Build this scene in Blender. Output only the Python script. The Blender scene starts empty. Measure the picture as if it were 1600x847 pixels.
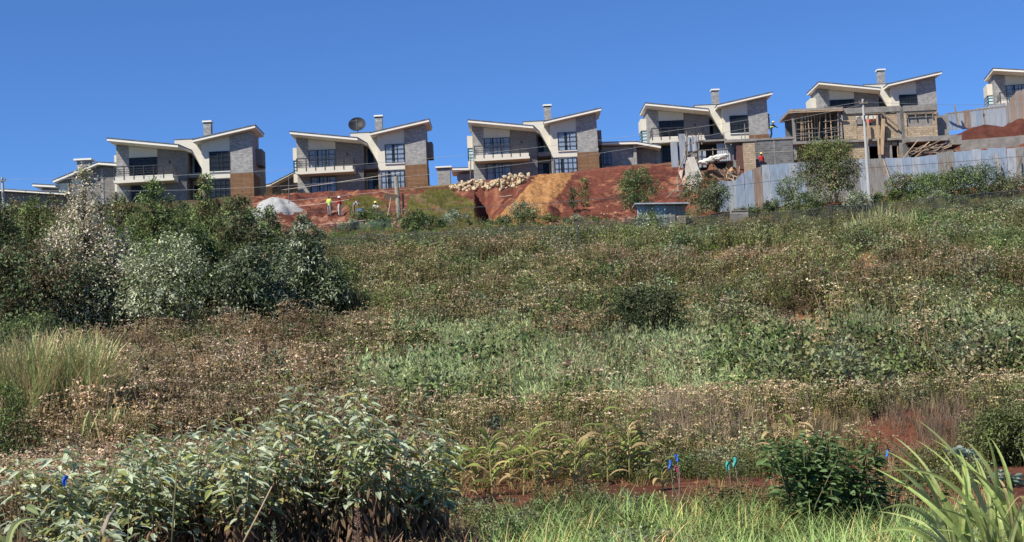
import bpy, bmesh, math, random
import numpy as np
from mathutils import Vector, Matrix, Quaternion
random.seed(11)
rng = np.random.default_rng(11)
SC = bpy.context.scene
COL = SC.collection
R = math.radians

# ------------------------------------------------------------------ camera
F = 2222.0
PITCH, ROLL = R(5.05), R(2.7)
fw = Vector((0, math.cos(PITCH), math.sin(PITCH)))
up0 = Vector((0, -math.sin(PITCH), math.cos(PITCH)))
rt0 = Vector((1, 0, 0))
rt = rt0 * math.cos(ROLL) - up0 * math.sin(ROLL)
up = up0 * math.cos(ROLL) + rt0 * math.sin(ROLL)
cam_data = bpy.data.cameras.new('camera')
cam_data.lens = 50.0
cam_data.sensor_width = 36.0
cam_data.clip_start = 0.1
cam_data.clip_end = 6000
cam = bpy.data.objects.new('camera', cam_data)
COL.objects.link(cam)
M3 = Matrix((rt, up, -fw)).transposed()
cam.matrix_world = M3.to_4x4()
SC.camera = cam

# ------------------------------------------------------------------ light
SUN_DIR = Vector((-1.25, -1.25, 2.05)).normalized()      # towards the sun
SUN_EL = math.asin(SUN_DIR.z)
world = bpy.data.worlds.new('World')
SC.world = world
world.use_nodes = True
wn = world.node_tree
wn.nodes.clear()
sky = wn.nodes.new('ShaderNodeTexSky')
sky.sky_type = 'NISHITA'
sky.sun_disc = False
sky.sun_elevation = SUN_EL
sky.sun_rotation = math.atan2(SUN_DIR.x, SUN_DIR.y)
sky.altitude = 1800
sky.air_density = 1.0
sky.dust_density = 0.05
sky.ozone_density = 3.0
tint = wn.nodes.new('ShaderNodeMix'); tint.data_type = 'RGBA'; tint.blend_type = 'MULTIPLY'
tint.inputs[0].default_value = 1.0
tint.inputs[7].default_value = (0.42, 0.66, 1.0, 1)
bg = wn.nodes.new('ShaderNodeBackground')
bg.inputs['Strength'].default_value = 0.097
wo = wn.nodes.new('ShaderNodeOutputWorld')
wn.links.new(sky.outputs[0], tint.inputs[6])
wn.links.new(tint.outputs[2], bg.inputs[0])
wn.links.new(bg.outputs[0], wo.inputs[0])
sl = bpy.data.lights.new('sun', 'SUN')
sl.energy = 4.9
sl.angle = R(0.5)
sl.color = (1.0, 0.93, 0.81)
so = bpy.data.objects.new('sun', sl)
COL.objects.link(so)
so.rotation_euler = SUN_DIR.to_track_quat('Z', 'Y').to_euler()
SC.view_settings.view_transform = 'Standard'
SC.view_settings.look = 'None'
SC.view_settings.exposure = 0.55
SC.view_settings.gamma = 1.0
SC.view_settings.use_curve_mapping = False
SC.render.engine = 'CYCLES'
SC.cycles.max_bounces = 5
SC.cycles.diffuse_bounces = 2
SC.cycles.glossy_bounces = 2
SC.cycles.transparent_max_bounces = 12
SC.cycles.transmission_bounces = 3

# ------------------------------------------------------------------ measuring helpers
def P(u, v, Y):
    """world point at depth Y seen at photo pixel (u, v)"""
    d = fw + rt * ((u - 800) / F) + up * ((423.5 - v) / F)
    return d * (Y / d.y)

def UV(p):
    """photo pixel of world points, p (...,3) array"""
    p = np.asarray(p, float)
    a = p @ np.array(rt); b = p @ np.array(up); c = p @ np.array(fw)
    c = np.maximum(c, 0.1)
    return 800 + F * a / c, 423.5 - F * b / c

# value noise
_perm = rng.random((64, 64, 4))
def vnoise(x, y, k=0):
    x = np.asarray(x, float); y = np.asarray(y, float)
    xi = np.floor(x).astype(int); yi = np.floor(y).astype(int)
    fx = x - xi; fy = y - yi
    fx = fx * fx * (3 - 2 * fx); fy = fy * fy * (3 - 2 * fy)
    g = lambda i, j: _perm[i % 64, j % 64, k]
    return (g(xi, yi) * (1 - fx) + g(xi + 1, yi) * fx) * (1 - fy) + (g(xi, yi + 1) * (1 - fx) + g(xi + 1, yi + 1) * fx) * fy
def fbm(x, y, k=0, o=4):
    t = 0; a = .5
    for i in range(o):
        t = t + a * (vnoise(x * 2 ** i + 7.3 * i, y * 2 ** i + 3.1 * i, k) - .5); a *= .5
    return t

# ------------------------------------------------------------------ terrain heights
HU = [-600, 184, 466, 741, 1015, 1283, 1558, 2200]
HD = [155, 163, 171.6, 177.6, 183.6, 187, 190, 196]
HV = [345, 310, 295, 274, 245, 211, 188, 140]
hs = np.array([(u - 800) / F for u in HU])
def Dh(s): return np.interp(s, hs, HD)
def ywarp(w, s):
    d = Dh(s); yc = d - 22
    w = np.asarray(w, float)
    return np.where(w <= 118, w, np.where(w <= 148, 118 + (w - 118) / 30 * (yc - 118),
                    np.where(w <= 168, yc + (w - 148) / 20 * (d - 1 - yc), d - 1 + (w - 168))))
def wwarp(y, s):
    d = Dh(s); yc = d - 22
    return np.where(y <= 118, y, np.where(y <= yc, 118 + (y - 118) / (yc - 118) * 30,
                    np.where(y <= d - 1, 148 + (y - yc) / (d - 1 - yc) * 20, 168 + (y - d + 1))))
U = [-600, 0, 250, 450, 560, 700, 850, 1000, 1140, 1200, 1300, 1450, 1600, 2200]
rows = [(-60, -1.7), (5, -1.7), (10, -1.9), (16, -2.0), (22, -1.85), (27, -1.65), (29.5, -1.6), (31, -.72), (40, -.4), (47, .1),
 (55, [635, 602, 596, 590, 586, 579, 568, 556, 547, 543, 537, 527, 517, 480]),
 (60, [615, 585, 575, 563, 558, 549, 538, 528, 519, 516, 508, 500, 490, 455]),
 (75, [545, 512, 503, 492, 485, 474, 462, 452, 444, 440, 434, 428, 420, 390]),
 (92, [480, 450, 438, 428, 424, 418, 412, 406, 400, 397, 390, 380, 370, 340]),
 (105, [450, 422, 408, 394, 388, 380, 374, 372, 368, 364, 356, 345, 332, 305]),
 (118, [425, 400, 385, 368, 358, 354, 352, 350, 335, 330, 322, 312, 300, 275]),
 (120.5, [418, 393, 378, 362, 350, 350, 349, 345, 331, 326, 318, 309, 297, 272]),
 (124, [405, 380, 362, 338, 322, 343, 340, 335, 318, 292, 285, 264, 250, 235]),
 (134, [365, 350, 335, 316, 311, 318, 314, 305, 290, 268, 252, 240, 225, 210]),
 (140, [350, 338, 322, 307, 303, 300, 295, 278, 268, 255, 244, 232, 215, 190]),
 (148, [349, 334, 316, 303, 298, 288, 272, 257, 246, 240, 230, 216, 198, 164])]
GS = np.linspace(-.62, .62, 500)
KW = np.array([r[0] for r in rows] + [168, 300, 700, 4000], float)
KZ = []
for w, vals in rows:
    if not isinstance(vals, list):
        KZ.append(np.full_like(GS, vals)); continue
    ss, zz = [], []
    for u, v in zip(U, vals):
        y = float(ywarp(w, (u - 800) / F)); p = P(u, v, y)
        y = float(ywarp(w, p.x / y)); p = P(u, v, y)
        ss.append(p.x / y); zz.append(p.z)
    KZ.append(np.interp(GS, ss, zz))
ss, zz = [], []
for u, v, d in zip(HU, HV, HD):
    p = P(u, v, d); ss.append(p.x / d); zz.append(p.z - 1.6)
HZ = np.interp(GS, ss, zz)
KZ += [HZ, HZ + .5, HZ - 6, HZ - 90]
KZ = np.array(KZ)
DW = np.concatenate([np.arange(-60, 10, 2), np.arange(10, 170, .25), np.arange(170, 4001, 10)])
DZ = np.empty((len(DW), len(GS)))
for j in range(len(GS)): DZ[:, j] = np.interp(DW, KW, KZ[:, j])
# soften the kinks a little
for _ in range(3):
    m = (DW > 32) & (DW < 165)
    Z2 = DZ.copy(); Z2[1:-1] = (DZ[:-2] + 2 * DZ[1:-1] + DZ[2:]) / 4
    DZ[m] = Z2[m]
def H0(x, y):
    x = np.asarray(x, float); y = np.asarray(y, float)
    s = x / np.maximum(y, 10.0)
    w = wwarp(y, s)
    jf = np.clip((s - GS[0]) / (GS[1] - GS[0]), 0, len(GS) - 1.001)
    j = jf.astype(int); fj = jf - j
    i = np.clip(np.searchsorted(DW, w) - 1, 0, len(DW) - 2)
    fi = np.clip((w - DW[i]) / (DW[i + 1] - DW[i]), 0, 1)
    return (DZ[i, j] * (1 - fj) + DZ[i, j + 1] * fj) * (1 - fi) + (DZ[i + 1, j] * (1 - fj) + DZ[i + 1, j + 1] * fj) * fi
def Hgt(x, y):
    x = np.asarray(x, float); y = np.asarray(y, float)
    z = H0(x, y)
    s = x / np.maximum(y, 10.0); u = 800 + F * s
    w = wwarp(y, s)
    a = np.interp(w, [-60, 12, 30, 60, 117, 121, 140, 148, 153, 170], [.05, .08, .15, .3, .35, .9, .9, .5, .2, .1])
    z = z + a * fbm(x * .45, y * .45, 0) + .35 * a * fbm(x * 2.1, y * 2.1, 1)
    tq = (y + 5 * fbm(x * .07, y * .07, 2, 3) - .12 * x) / 8.5; fq = tq - np.floor(tq)
    st_ = np.clip(fq / .22, 0, 1); st_ = st_ * st_ * (3 - 2 * st_)
    z = z + 1.0 * (st_ - fq) * np.clip((y - 34) / 6, 0, 1) * np.clip((104 - y) / 8, 0, 1)
    bank = np.clip((w - 119) / 3, 0, 1) * np.clip((147 - w) / 3, 0, 1)
    # the trench cut through the red bank
    du = u - (748 - (140 - w) * .25)
    tr = np.clip(du / 3.0, 0, 1) * np.exp(-(np.clip(du, 0, None) / 34.0) ** 2) * np.clip((w - 118.6) / 2.0, 0, 1) * np.clip((141 - w) / 2, 0, 1)
    z = z - 3.4 * tr
    # the tipped murram tongue
    cu = 878 - (148 - w) * 2.2
    tg = np.exp(-((u - cu) / 38.0) ** 4) * bank
    z = z + .7 * tg
    # rills down the loose soil
    z = z + .45 * bank * fbm(u * .11, w * .08, 2) + .5 * bank * fbm(x * 1.4, y * 1.4, 3) + .3 * bank * fbm(x * 3.7, y * 3.7, 1, 3)
    return z
def ground(u, Y, v0=420):
    v = v0
    for _ in range(8):
        p = P(u, v, Y); z = float(Hgt(p.x, Y)); v = float(UV((p.x, Y, z))[1])
    return Vector((p.x, Y, z))
def gv(u, Y): return float(UV(ground(u, Y))[1])
def onray(u, v, y0=12, y1=220):
    """where the ray through (u,v) meets the ground"""
    Y = y0
    while Y < y1:
        p = P(u, v, Y)
        if p.z <= float(Hgt(p.x, Y)): return Vector((p.x, Y, float(Hgt(p.x, Y))))
        Y += .25
    return ground(u, y1)

# ------------------------------------------------------------------ object helpers
def tag(o, label=None, cat=None, group=None, kind=None):
    if label: o['label'] = label
    if cat: o['category'] = cat
    if group: o['group'] = group
    if kind: o['kind'] = kind
    return o
def empty(name, loc, label=None, cat=None, group=None, rz=0):
    o = bpy.data.objects.new(name, None); COL.objects.link(o)
    o.empty_display_size = .2
    o.location = loc; o.rotation_euler = (0, 0, rz)
    return tag(o, label, cat, group)
def mobj(name, me, mats, parent=None):
    o = bpy.data.objects.new(name, me); COL.objects.link(o)
    for m in (mats if isinstance(mats, (list, tuple)) else [mats]): me.materials.append(m)
    if parent is not None: o.parent = parent
    return o
def copy_tree(o, parent=None, skip=()):
    c = o.copy(); COL.objects.link(c); c.parent = parent
    for ch in list(o.children):
        if ch.name.split('.')[0] not in skip: copy_tree(ch, c, skip)
    return c

class MB:
    def __init__(self): self.v = []; self.f = []; self.mi = []; self.m = 0
    def add(self, vs, fs):
        n = len(self.v); self.v += [tuple(p) for p in vs]
        for f in fs: self.f.append([n + i for i in f]); self.mi.append(self.m)
        return self
    def box(self, x0, x1, y0, y1, z0, z1):
        vs = [(x, y, z) for z in (z0, z1) for x, y in ((x0, y0), (x1, y0), (x1, y1), (x0, y1))]
        return self.add(vs, [(3, 2, 1, 0), (4, 5, 6, 7), (0, 1, 5, 4), (1, 2, 6, 5), (2, 3, 7, 6), (3, 0, 4, 7)])
    def prism(self, poly, y0, y1):
        """polygon in xz (counter-clockwise seen from -y), extruded along y"""
        n = len(poly)
        vs = [(x, y0, z) for x, z in poly] + [(x, y1, z) for x, z in poly]
        fs = [tuple(range(n)), tuple(range(2 * n - 1, n - 1, -1))]
        for i in range(n):
            j = (i + 1) % n; fs.append((i, i + n, j + n, j))
        return self.add(vs, fs)
    def bar(self, a, b, w, h=None, up_=(0, 0, 1)):
        h = h or w; a = Vector(a); b = Vector(b); d = (b - a).normalized()
        u_ = Vector(up_)
        if abs(d.dot(u_)) > .95: u_ = Vector((0, 1, 0))
        s = d.cross(u_).normalized(); t = s.cross(d)
        vs = []
        for p in (a, b):
            for i, j in ((-1, -1), (1, -1), (1, 1), (-1, 1)): vs.append(p + s * i * w / 2 + t * j * h / 2)
        return self.add(vs, [(3, 2, 1, 0), (4, 5, 6, 7), (0, 1, 5, 4), (1, 2, 6, 5), (2, 3, 7, 6), (3, 0, 4, 7)])
    def tube(self, pts, rad, n=8, cap=True):
        pts = [Vector(p) for p in pts]
        if not hasattr(rad, '__len__'): rad = [rad] * len(pts)
        vs = []
        for i, p in enumerate(pts):
            d = (pts[min(i + 1, len(pts) - 1)] - pts[max(i - 1, 0)]).normalized()
            u_ = Vector((0, 0, 1)) if abs(d.z) < .9 else Vector((0, 1, 0))
            s = d.cross(u_).normalized(); t = s.cross(d)
            for k in range(n):
                a = 2 * math.pi * k / n; vs.append(p + (s * math.cos(a) + t * math.sin(a)) * rad[i])
        fs = []
        for i in range(len(pts) - 1):
            for k in range(n):
                fs.append((i * n + k, i * n + (k + 1) % n, (i + 1) * n + (k + 1) % n, (i + 1) * n + k))
        if cap:
            fs.append(tuple(range(n - 1, -1, -1))); fs.append(tuple((len(pts) - 1) * n + k for k in range(n)))
        return self.add(vs, fs)
    def lathe(self, prof, n=16, c=(0, 0, 0), ax='z'):
        vs = []; fs = []
        for r_, z in prof:
            for k in range(n):
                a = 2 * math.pi * k / n
                vs.append((c[0] + r_ * math.cos(a), c[1] + r_ * math.sin(a), c[2] + z))
        for i in range(len(prof) - 1):
            for k in range(n):
                fs.append((i * n + k, i * n + (k + 1) % n, (i + 1) * n + (k + 1) % n, (i + 1) * n + k))
        fs.append(tuple(range(n - 1, -1, -1))); fs.append(tuple((len(prof) - 1) * n + k for k in range(n)))
        return self.add(vs, fs)
    def build(self, name, mats, parent=None, smooth=False, bevel=0):
        me = bpy.data.meshes.new(name)
        me.from_pydata(self.v, [], self.f); me.validate()
        o = mobj(name, me, mats, parent)
        if any(self.mi): me.polygons.foreach_set('material_index', self.mi[:len(me.polygons)])
        if smooth: me.polygons.foreach_set('use_smooth', [True] * len(me.polygons))
        if bevel:
            m = o.modifiers.new('bevel', 'BEVEL'); m.width = bevel; m.segments = 1; m.limit_method = 'ANGLE'
        return o

def quads_mesh(name, Q, C, mats, parent=None, smooth=False):
    Q = np.ascontiguousarray(Q, np.float32).reshape(-1, 4, 3); n = len(Q)
    me = bpy.data.meshes.new(name)
    me.vertices.add(4 * n); me.loops.add(4 * n); me.polygons.add(n)
    me.vertices.foreach_set('co', Q.ravel())
    me.loops.foreach_set('vertex_index', np.arange(4 * n, dtype=np.int32))
    me.polygons.foreach_set('loop_start', np.arange(0, 4 * n, 4, dtype=np.int32))
    me.update(calc_edges=True)
    a = me.attributes.new('Col', 'FLOAT_COLOR', 'FACE')
    c4 = np.ones((n, 4), np.float32); c4[:, :3] = np.clip(C, 0, 1)
    a.data.foreach_set('color', c4.ravel())
    return mobj(name, me, mats, parent)

# ------------------------------------------------------------------ materials
def mat(name):
    m = bpy.data.materials.new(name); m.use_nodes = True
    return m, m.node_tree.nodes, m.node_tree.links, m.node_tree.nodes['Principled BSDF']
def N(ns, t, **k):
    n = ns.new('ShaderNode' + t)
    for a, b in k.items(): setattr(n, a, b)
    return n
def mat_plain(name, col, rough=.8, var=.12, scale=2.0, metal=0, bump=0, bscale=20, spec=.3, streak=0):
    m, ns, ls, b = mat(name)
    b.inputs['Roughness'].default_value = rough; b.inputs['Metallic'].default_value = metal
    b.inputs['Specular IOR Level'].default_value = spec
    tc = N(ns, 'TexCoord'); mp = N(ns, 'Mapping'); ls.new(tc.outputs['Object'], mp.inputs[0])
    if streak: mp.inputs['Scale'].default_value = (1, 1, streak)
    no = N(ns, 'TexNoise'); no.inputs['Scale'].default_value = scale; no.inputs['Detail'].default_value = 6; no.inputs['Roughness'].default_value = .65
    ls.new(mp.outputs[0], no.inputs[0])
    r = N(ns, 'ValToRGB')
    r.color_ramp.elements[0].position = .3; r.color_ramp.elements[1].position = .7
    r.color_ramp.elements[0].color = (*[c * (1 - var) for c in col], 1)
    r.color_ramp.elements[1].color = (*[min(1, c * (1 + var)) for c in col], 1)
    ls.new(no.outputs[0], r.inputs[0]); ls.new(r.outputs[0], b.inputs['Base Color'])
    if bump:
        n2 = N(ns, 'TexNoise'); n2.inputs['Scale'].default_value = bscale; n2.inputs['Detail'].default_value = 5
        ls.new(tc.outputs['Object'], n2.inputs[0])
        bp = N(ns, 'Bump'); bp.inputs['Strength'].default_value = bump; bp.inputs['Distance'].default_value = .05
        ls.new(n2.outputs[0], bp.inputs['Height']); ls.new(bp.outputs[0], b.inputs['Normal'])
    return m
def mat_brick(name, c1, c2, mortar, bw, bh, ms=.015, rough=.85, bump=.4, bias=0, off=.5):
    """courses run on the object's x and z (front) or y and z (sides)"""
    m, ns, ls, b = mat(name)
    b.inputs['Roughness'].default_value = rough; b.inputs['Specular IOR Level'].default_value = .25
    tc = N(ns, 'TexCoord'); sx = N(ns, 'SeparateXYZ'); ls.new(tc.outputs['Object'], sx.inputs[0])
    ad = N(ns, 'Math', operation='ADD'); ls.new(sx.outputs[0], ad.inputs[0]); ls.new(sx.outputs[1], ad.inputs[1])
    cx = N(ns, 'CombineXYZ'); ls.new(ad.outputs[0], cx.inputs[0]); ls.new(sx.outputs[2], cx.inputs[1])
    br = N(ns, 'TexBrick'); br.inputs['Scale'].default_value = 1
    br.inputs['Brick Width'].default_value = bw; br.inputs['Row Height'].default_value = bh
    br.inputs['Mortar Size'].default_value = ms; br.inputs['Bias'].default_value = bias; br.offset = off
    br.inputs['Color1'].default_value = (*c1, 1); br.inputs['Color2'].default_value = (*c2, 1); br.inputs['Mortar'].default_value = (*mortar, 1)
    ls.new(cx.outputs[0], br.inputs['Vector'])
    no = N(ns, 'TexNoise'); no.inputs['Scale'].default_value = 3; no.inputs['Detail'].default_value = 7
    ls.new(tc.outputs['Object'], no.inputs[0])
    mx = N(ns, 'Mix', data_type='RGBA', blend_type='OVERLAY'); mx.inputs[0].default_value = .35
    ls.new(br.outputs['Color'], mx.inputs[6]); ls.new(no.outputs[0], mx.inputs[7])
    ls.new(mx.outputs[2], b.inputs['Base Color'])
    bp = N(ns, 'Bump'); bp.inputs['Strength'].default_value = bump; bp.inputs['Distance'].default_value = .03
    iv = N(ns, 'Math', operation='SUBTRACT'); iv.inputs[0].default_value = 1; ls.new(br.outputs['Fac'], iv.inputs[1])
    ls.new(iv.outputs[0], bp.inputs['Height']); ls.new(bp.outputs[0], b.inputs['Normal'])
    return m
def mat_attr(name, rough=.7, trans=.25, spec=.25, noise=0, nscale=8):
    m, ns, ls, b = mat(name)
    at = N(ns, 'Attribute'); at.attribute_name = 'Col'
    col = at.outputs['Color']
    if noise:
        tc = N(ns, 'TexCoord'); no = N(ns, 'TexNoise'); no.inputs['Scale'].default_value = nscale; no.inputs['Detail'].default_value = 8; no.inputs['Roughness'].default_value = .7
        ls.new(tc.outputs['Object'], no.inputs[0])
        mr = N(ns, 'MapRange'); mr.inputs['From Min'].default_value = .3; mr.inputs['From Max'].default_value = .7
        mr.inputs['To Min'].default_value = 1 - noise; mr.inputs['To Max'].default_value = 1 + noise
        ls.new(no.outputs[0], mr.inputs[0])
        vm = N(ns, 'VectorMath', operation='SCALE'); ls.new(col, vm.inputs[0]); ls.new(mr.outputs[0], vm.inputs['Scale'])
        col = vm.outputs[0]
    ls.new(col, b.inputs['Base Color'])
    b.inputs['Roughness'].default_value = rough; b.inputs['Specular IOR Level'].default_value = spec
    if trans:
        tl = N(ns, 'BsdfTranslucent'); ls.new(col, tl.inputs[0])
        mx = N(ns, 'MixShader'); mx.inputs[0].default_value = trans
        out = [n for n in ns if n.type == 'OUTPUT_MATERIAL'][0]
        ls.new(b.outputs[0], mx.inputs[1]); ls.new(tl.outputs[0], mx.inputs[2]); ls.new(mx.outputs[0], out.inputs[0])
    return m
M_LEAF = mat_attr('foliage', .6, .22, .35)
M_WEED = mat_attr('dry_weeds', .85, .2, .15)
M_BIGLEAF = mat_attr('broad_leaf', .7, .32, .22, noise=.18, nscale=25)
M_BLADE = mat_attr('grass_blade', .5, .45, .35, noise=.15, nscale=14)
M_BARK = mat_plain('bark', (.11, .08, .055), .9, .35, 6, bump=.6)
M_CREAM = mat_plain('cream_plaster', (.62, .585, .49), .75, .05, 1.2)
M_WHITE = mat_plain('white_fascia', (.74, .72, .64), .6, .05, 1.5)
M_STONE = mat_brick('grey_stone_cladding', (.25, .247, .24), (.40, .39, .375), (.18, .18, .17), .42, .16, .012, bump=.6)
M_DARK = mat_brick('dark_stone_cladding', (.185, .172, .163), (.25, .233, .22), (.13, .122, .115), .5, .12, .01, bump=.5)
M_TIMBER = mat_brick('brown_cladding_boards', (.19, .105, .055), (.25, .145, .08), (.06, .035, .02), 2.2, .14, .014, bump=.5)
M_ROOF = mat_brick('grey_roof_shingles', (.10, .11, .13), (.16, .17, .19), (.07, .07, .08), .35, .3, .02)
M_FRAME = mat_plain('dark_metal_frame', (.025, .027, .03), .45, .1, 4)
M_RAIL = mat_plain('railing_metal', (.03, .03, .033), .5, .1, 4)
M_ROOM = mat_plain('dark_room', (.035, .037, .04), .9, .2, 1)  # near-black tone that paints the darkness of unlit rooms and openings
M_CURT = mat_plain('white_curtain', (.84, .85, .88), .9, .06, 3)
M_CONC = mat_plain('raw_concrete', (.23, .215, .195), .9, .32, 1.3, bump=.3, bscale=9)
M_CONC_D = mat_plain('dark_concrete', (.13, .13, .13), .9, .45, .9, bump=.4, bscale=7)  # darker concrete, also used to paint shade onto inner walls
M_BLOCK = mat_brick('yellow_stone_blocks', (.34, .245, .15), (.48, .37, .25), (.27, .24, .19), .42, .21, .02, bump=.7)
M_GBLOCK = mat_brick('grey_stone_blocks', (.10, .10, .105), (.17, .17, .17), (.22, .22, .21), .42, .21, .012, bump=.5)
M_WOOD = mat_plain('raw_timber', (.42, .30, .19), .85, .3, 5, streak=.2)
M_OLDWOOD = mat_plain('weathered_timber', (.23, .19, .15), .9, .35, 5, streak=.2)
M_WIRE = mat_plain('cable', (.10, .10, .105), .6, .1)
M_SOILHEAP = mat_plain('red_soil', (.075, .023, .015), .95, .4, 1.2, bump=1, bscale=3)
def mat_glass(name, base=(.03, .045, .06), tr=.55):
    m, ns, ls, b = mat(name)
    b.inputs['Base Color'].default_value = (*base, 1); b.inputs['Roughness'].default_value = .06
    b.inputs['Specular IOR Level'].default_value = .6
    t = N(ns, 'BsdfTransparent'); t.inputs[0].default_value = (.82, .87, .92, 1)
    mx = N(ns, 'MixShader'); mx.inputs[0].default_value = tr
    out = [n for n in ns if n.type == 'OUTPUT_MATERIAL'][0]
    ls.new(b.outputs[0], mx.inputs[1]); ls.new(t.outputs[0], mx.inputs[2]); ls.new(mx.outputs[0], out.inputs[0])
    return m
M_GLASS = mat_glass('window_glass', (.05, .06, .07), .87)
M_PALEGLASS = mat_plain('pale_green_glass', (.45, .62, .62), .12, .1, 2, spec=.8)
def mat_iron(name, col, rust=.3):
    m, ns, ls, b = mat(name)
    tc = N(ns, 'TexCoord'); mp = N(ns, 'Mapping'); mp.inputs['Scale'].default_value = (3, 3, .35)
    ls.new(tc.outputs['Object'], mp.inputs[0])
    no = N(ns, 'TexNoise'); no.inputs['Scale'].default_value = 1.6; no.inputs['Detail'].default_value = 8
    ls.new(mp.outputs[0], no.inputs[0])
    r = N(ns, 'ValToRGB'); e = r.color_ramp.elements
    e[0].position = .25; e[0].color = (.22, .12, .07, 1)
    e[1].position = .3 + .25 * rust; e[1].color = (*[c * .8 for c in col], 1)
    x = e.new(.75); x.color = (*col, 1)
    ls.new(no.outputs[0], r.inputs[0]); ls.new(r.outputs[0], b.inputs['Base Color'])
    b.inputs['Metallic'].default_value = .25; b.inputs['Roughness'].default_value = .5
    return m
M_IRON_B = mat_iron('blue_grey_iron', (.32, .39, .48), .35)
M_IRON_P = mat_iron('pale_iron', (.42, .45, .49), .4)
M_IRON_G = mat_iron('dull_grey_iron', (.30, .29, .27), .6)
M_IRON_R = mat_iron('rusty_iron', (.36, .27, .21), 1.0)

# ------------------------------------------------------------------ terrain sheet
def inpoly(u, v, poly):
    c = np.zeros(np.shape(u), bool); n = len(poly)
    for i in range(n):
        x1, y1 = poly[i]; x2, y2 = poly[(i + 1) % n]
        t = ((y1 > v) != (y2 > v)) & (u < (x2 - x1) * (v - y1) / ((y2 - y1) or 1e-9) + x1)
        c ^= t
    return c
TONGUE = [(848, 262), (902, 264), (876, 300), (852, 325), (858, 345), (838, 354), (758, 353), (800, 318)]
RED = [(395, 292), (700, 280), (850, 258), (1065, 236), (1075, 345), (1150, 352), (1140, 362), (1000, 352), (860, 356), (690, 356), (620, 360), (500, 372), (395, 372)]
def mixc(a, b, t): return a * (1 - t[..., None]) + b * t[..., None]
def terrain_colour(x, y, z):
    u, v = UV(np.stack([x, y, z], -1))
    w = wwarp(y, x / np.maximum(y, 10))
    n1 = fbm(x * .25, y * .25, 0, 5) * 2; n2 = fbm(x * 1.3, y * 1.3, 1, 4) * 2; n3 = fbm(x * .9, y * .5, 3, 4) * 2
    ju = u + n2 * 14; jv = v + n3 * 8
    st = lambda t, a, b: np.clip((t - a) / (b - a), 0, 1)
    c = np.broadcast_to(np.array([.085, .062, .036]), x.shape + (3,)).copy()
    c = mixc(c, np.array([.07, .085, .03]), st(n1, -.1, .5) * .7)
    c = mixc(c, np.array([.15, .10, .05]), st(n2, .1, .5) * .5)
    near = (y < 28.8 + n2 * .8) | ((y < 31.2 + n3) & (u + n2 * 90 + n3 * 60 > 1400) & (u + n3 * 60 < 1540))
    red1 = mixc(np.broadcast_to(np.array([.115, .042, .026]), c.shape), np.array([.17, .066, .040]), st(n2, -.3, .3))
    c = np.where(near[..., None], red1, c)
    # bare orange patches on the terraces
    for (a, b, cc, d) in ((1095, 1238, 398, 410), (1205, 1300, 497, 514), (1330, 1372, 398, 418), (560, 660, 640, 690)):
        e = (ju > a) & (ju < b) & (jv > cc) & (jv < d) & (y > 25)
        c[e] = np.array([.30, .14, .07])
    bank = (w > 117.5) & inpoly(ju, jv, RED)
    red = mixc(np.broadcast_to(np.array([.143, .048, .032]), c.shape), np.array([.085, .028, .020]), st(n1, 0, .35))
    red = mixc(red, np.array([.33, .145, .08]), st(n3, .1, .45) * .85)
    red = mixc(red, np.array([.36, .20, .13]), ((v > 338) & (u > 850)).astype(float) * st(n2, -.1, .3) * .7)
    red = mixc(red, np.array([.34, .17, .11]), ((v > 315) & (u < 640)).astype(float) * st(n2, -.05, .3) * .7)
    c = np.where(bank[..., None], red, c)
    t = bank & inpoly(u + n2 * 5, v + n3 * 4, TONGUE)
    yel = mixc(np.broadcast_to(np.array([.30, .145, .052]), c.shape), np.array([.38, .205, .09]), st(n2, -.3, .4))
    c = np.where(t[..., None], yel, c)
    g = bank & (inpoly(ju, jv, [(538, 318), (575, 311), (605, 320), (600, 338), (545, 337)]) | inpoly(ju, jv, [(635, 303), (700, 297), (738, 318), (752, 352), (640, 354)]))
    c = np.where(g[..., None], mixc(np.broadcast_to(np.array([.13, .11, .05]), c.shape), np.array([.20, .10, .06]), st(n2, 0, .3)), c)
    hi = (w > 147) | ((w > 118) & ~bank)
    c = np.where((hi & (u > 395))[..., None], mixc(np.broadcast_to(np.array([.17, .06, .038]), c.shape), np.array([.15, .12, .06]), st(n1, 0, .3)), c)
    return c
ww = np.concatenate([np.arange(-60, 10, 5.), np.arange(10, 34, .15), np.arange(34, 117, .4), np.arange(117, 149, .13), np.arange(149, 172, .6), np.arange(172, 300, 8), np.geomspace(300, 4000, 18)])
sa = np.concatenate([[-3, -2, -1.4, -1, -.8, -.65, -.55, -.48], np.linspace(-.42, .42, 760), [.48, .55, .65, .8, 1, 1.4, 2, 3]])
Wg, Sg = np.meshgrid(ww, sa, indexing='ij')
Yg = ywarp(Wg, Sg); Xg = Sg * np.maximum(Yg, 10)
Zg = Hgt(Xg, Yg)
Cg = terrain_colour(Xg, Yg, Zg)
nr, nc = Wg.shape
me = bpy.data.meshes.new('ground')
me.vertices.add(nr * nc)
me.vertices.foreach_set('co', np.stack([Xg, Yg, Zg], -1).astype(np.float32).ravel())
ii, jj = np.meshgrid(np.arange(nr - 1), np.arange(nc - 1), indexing='ij')
a_ = (ii * nc + jj).ravel()
fidx = np.stack([a_, a_ + 1, a_ + nc + 1, a_ + nc], 1).astype(np.int32)
me.loops.add(fidx.size); me.polygons.add(len(fidx))
me.loops.foreach_set('vertex_index', fidx.ravel())
me.polygons.foreach_set('loop_start', np.arange(0, fidx.size, 4, dtype=np.int32))
me.polygons.foreach_set('use_smooth', np.ones(len(fidx), bool))
me.update(calc_edges=True)
at_ = me.attributes.new('Col', 'FLOAT_COLOR', 'POINT')
c4 = np.ones((nr * nc, 4), np.float32); c4[:, :3] = np.clip(Cg.reshape(-1, 3), 0, 1); at_.data.foreach_set('color', c4.ravel())
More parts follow.
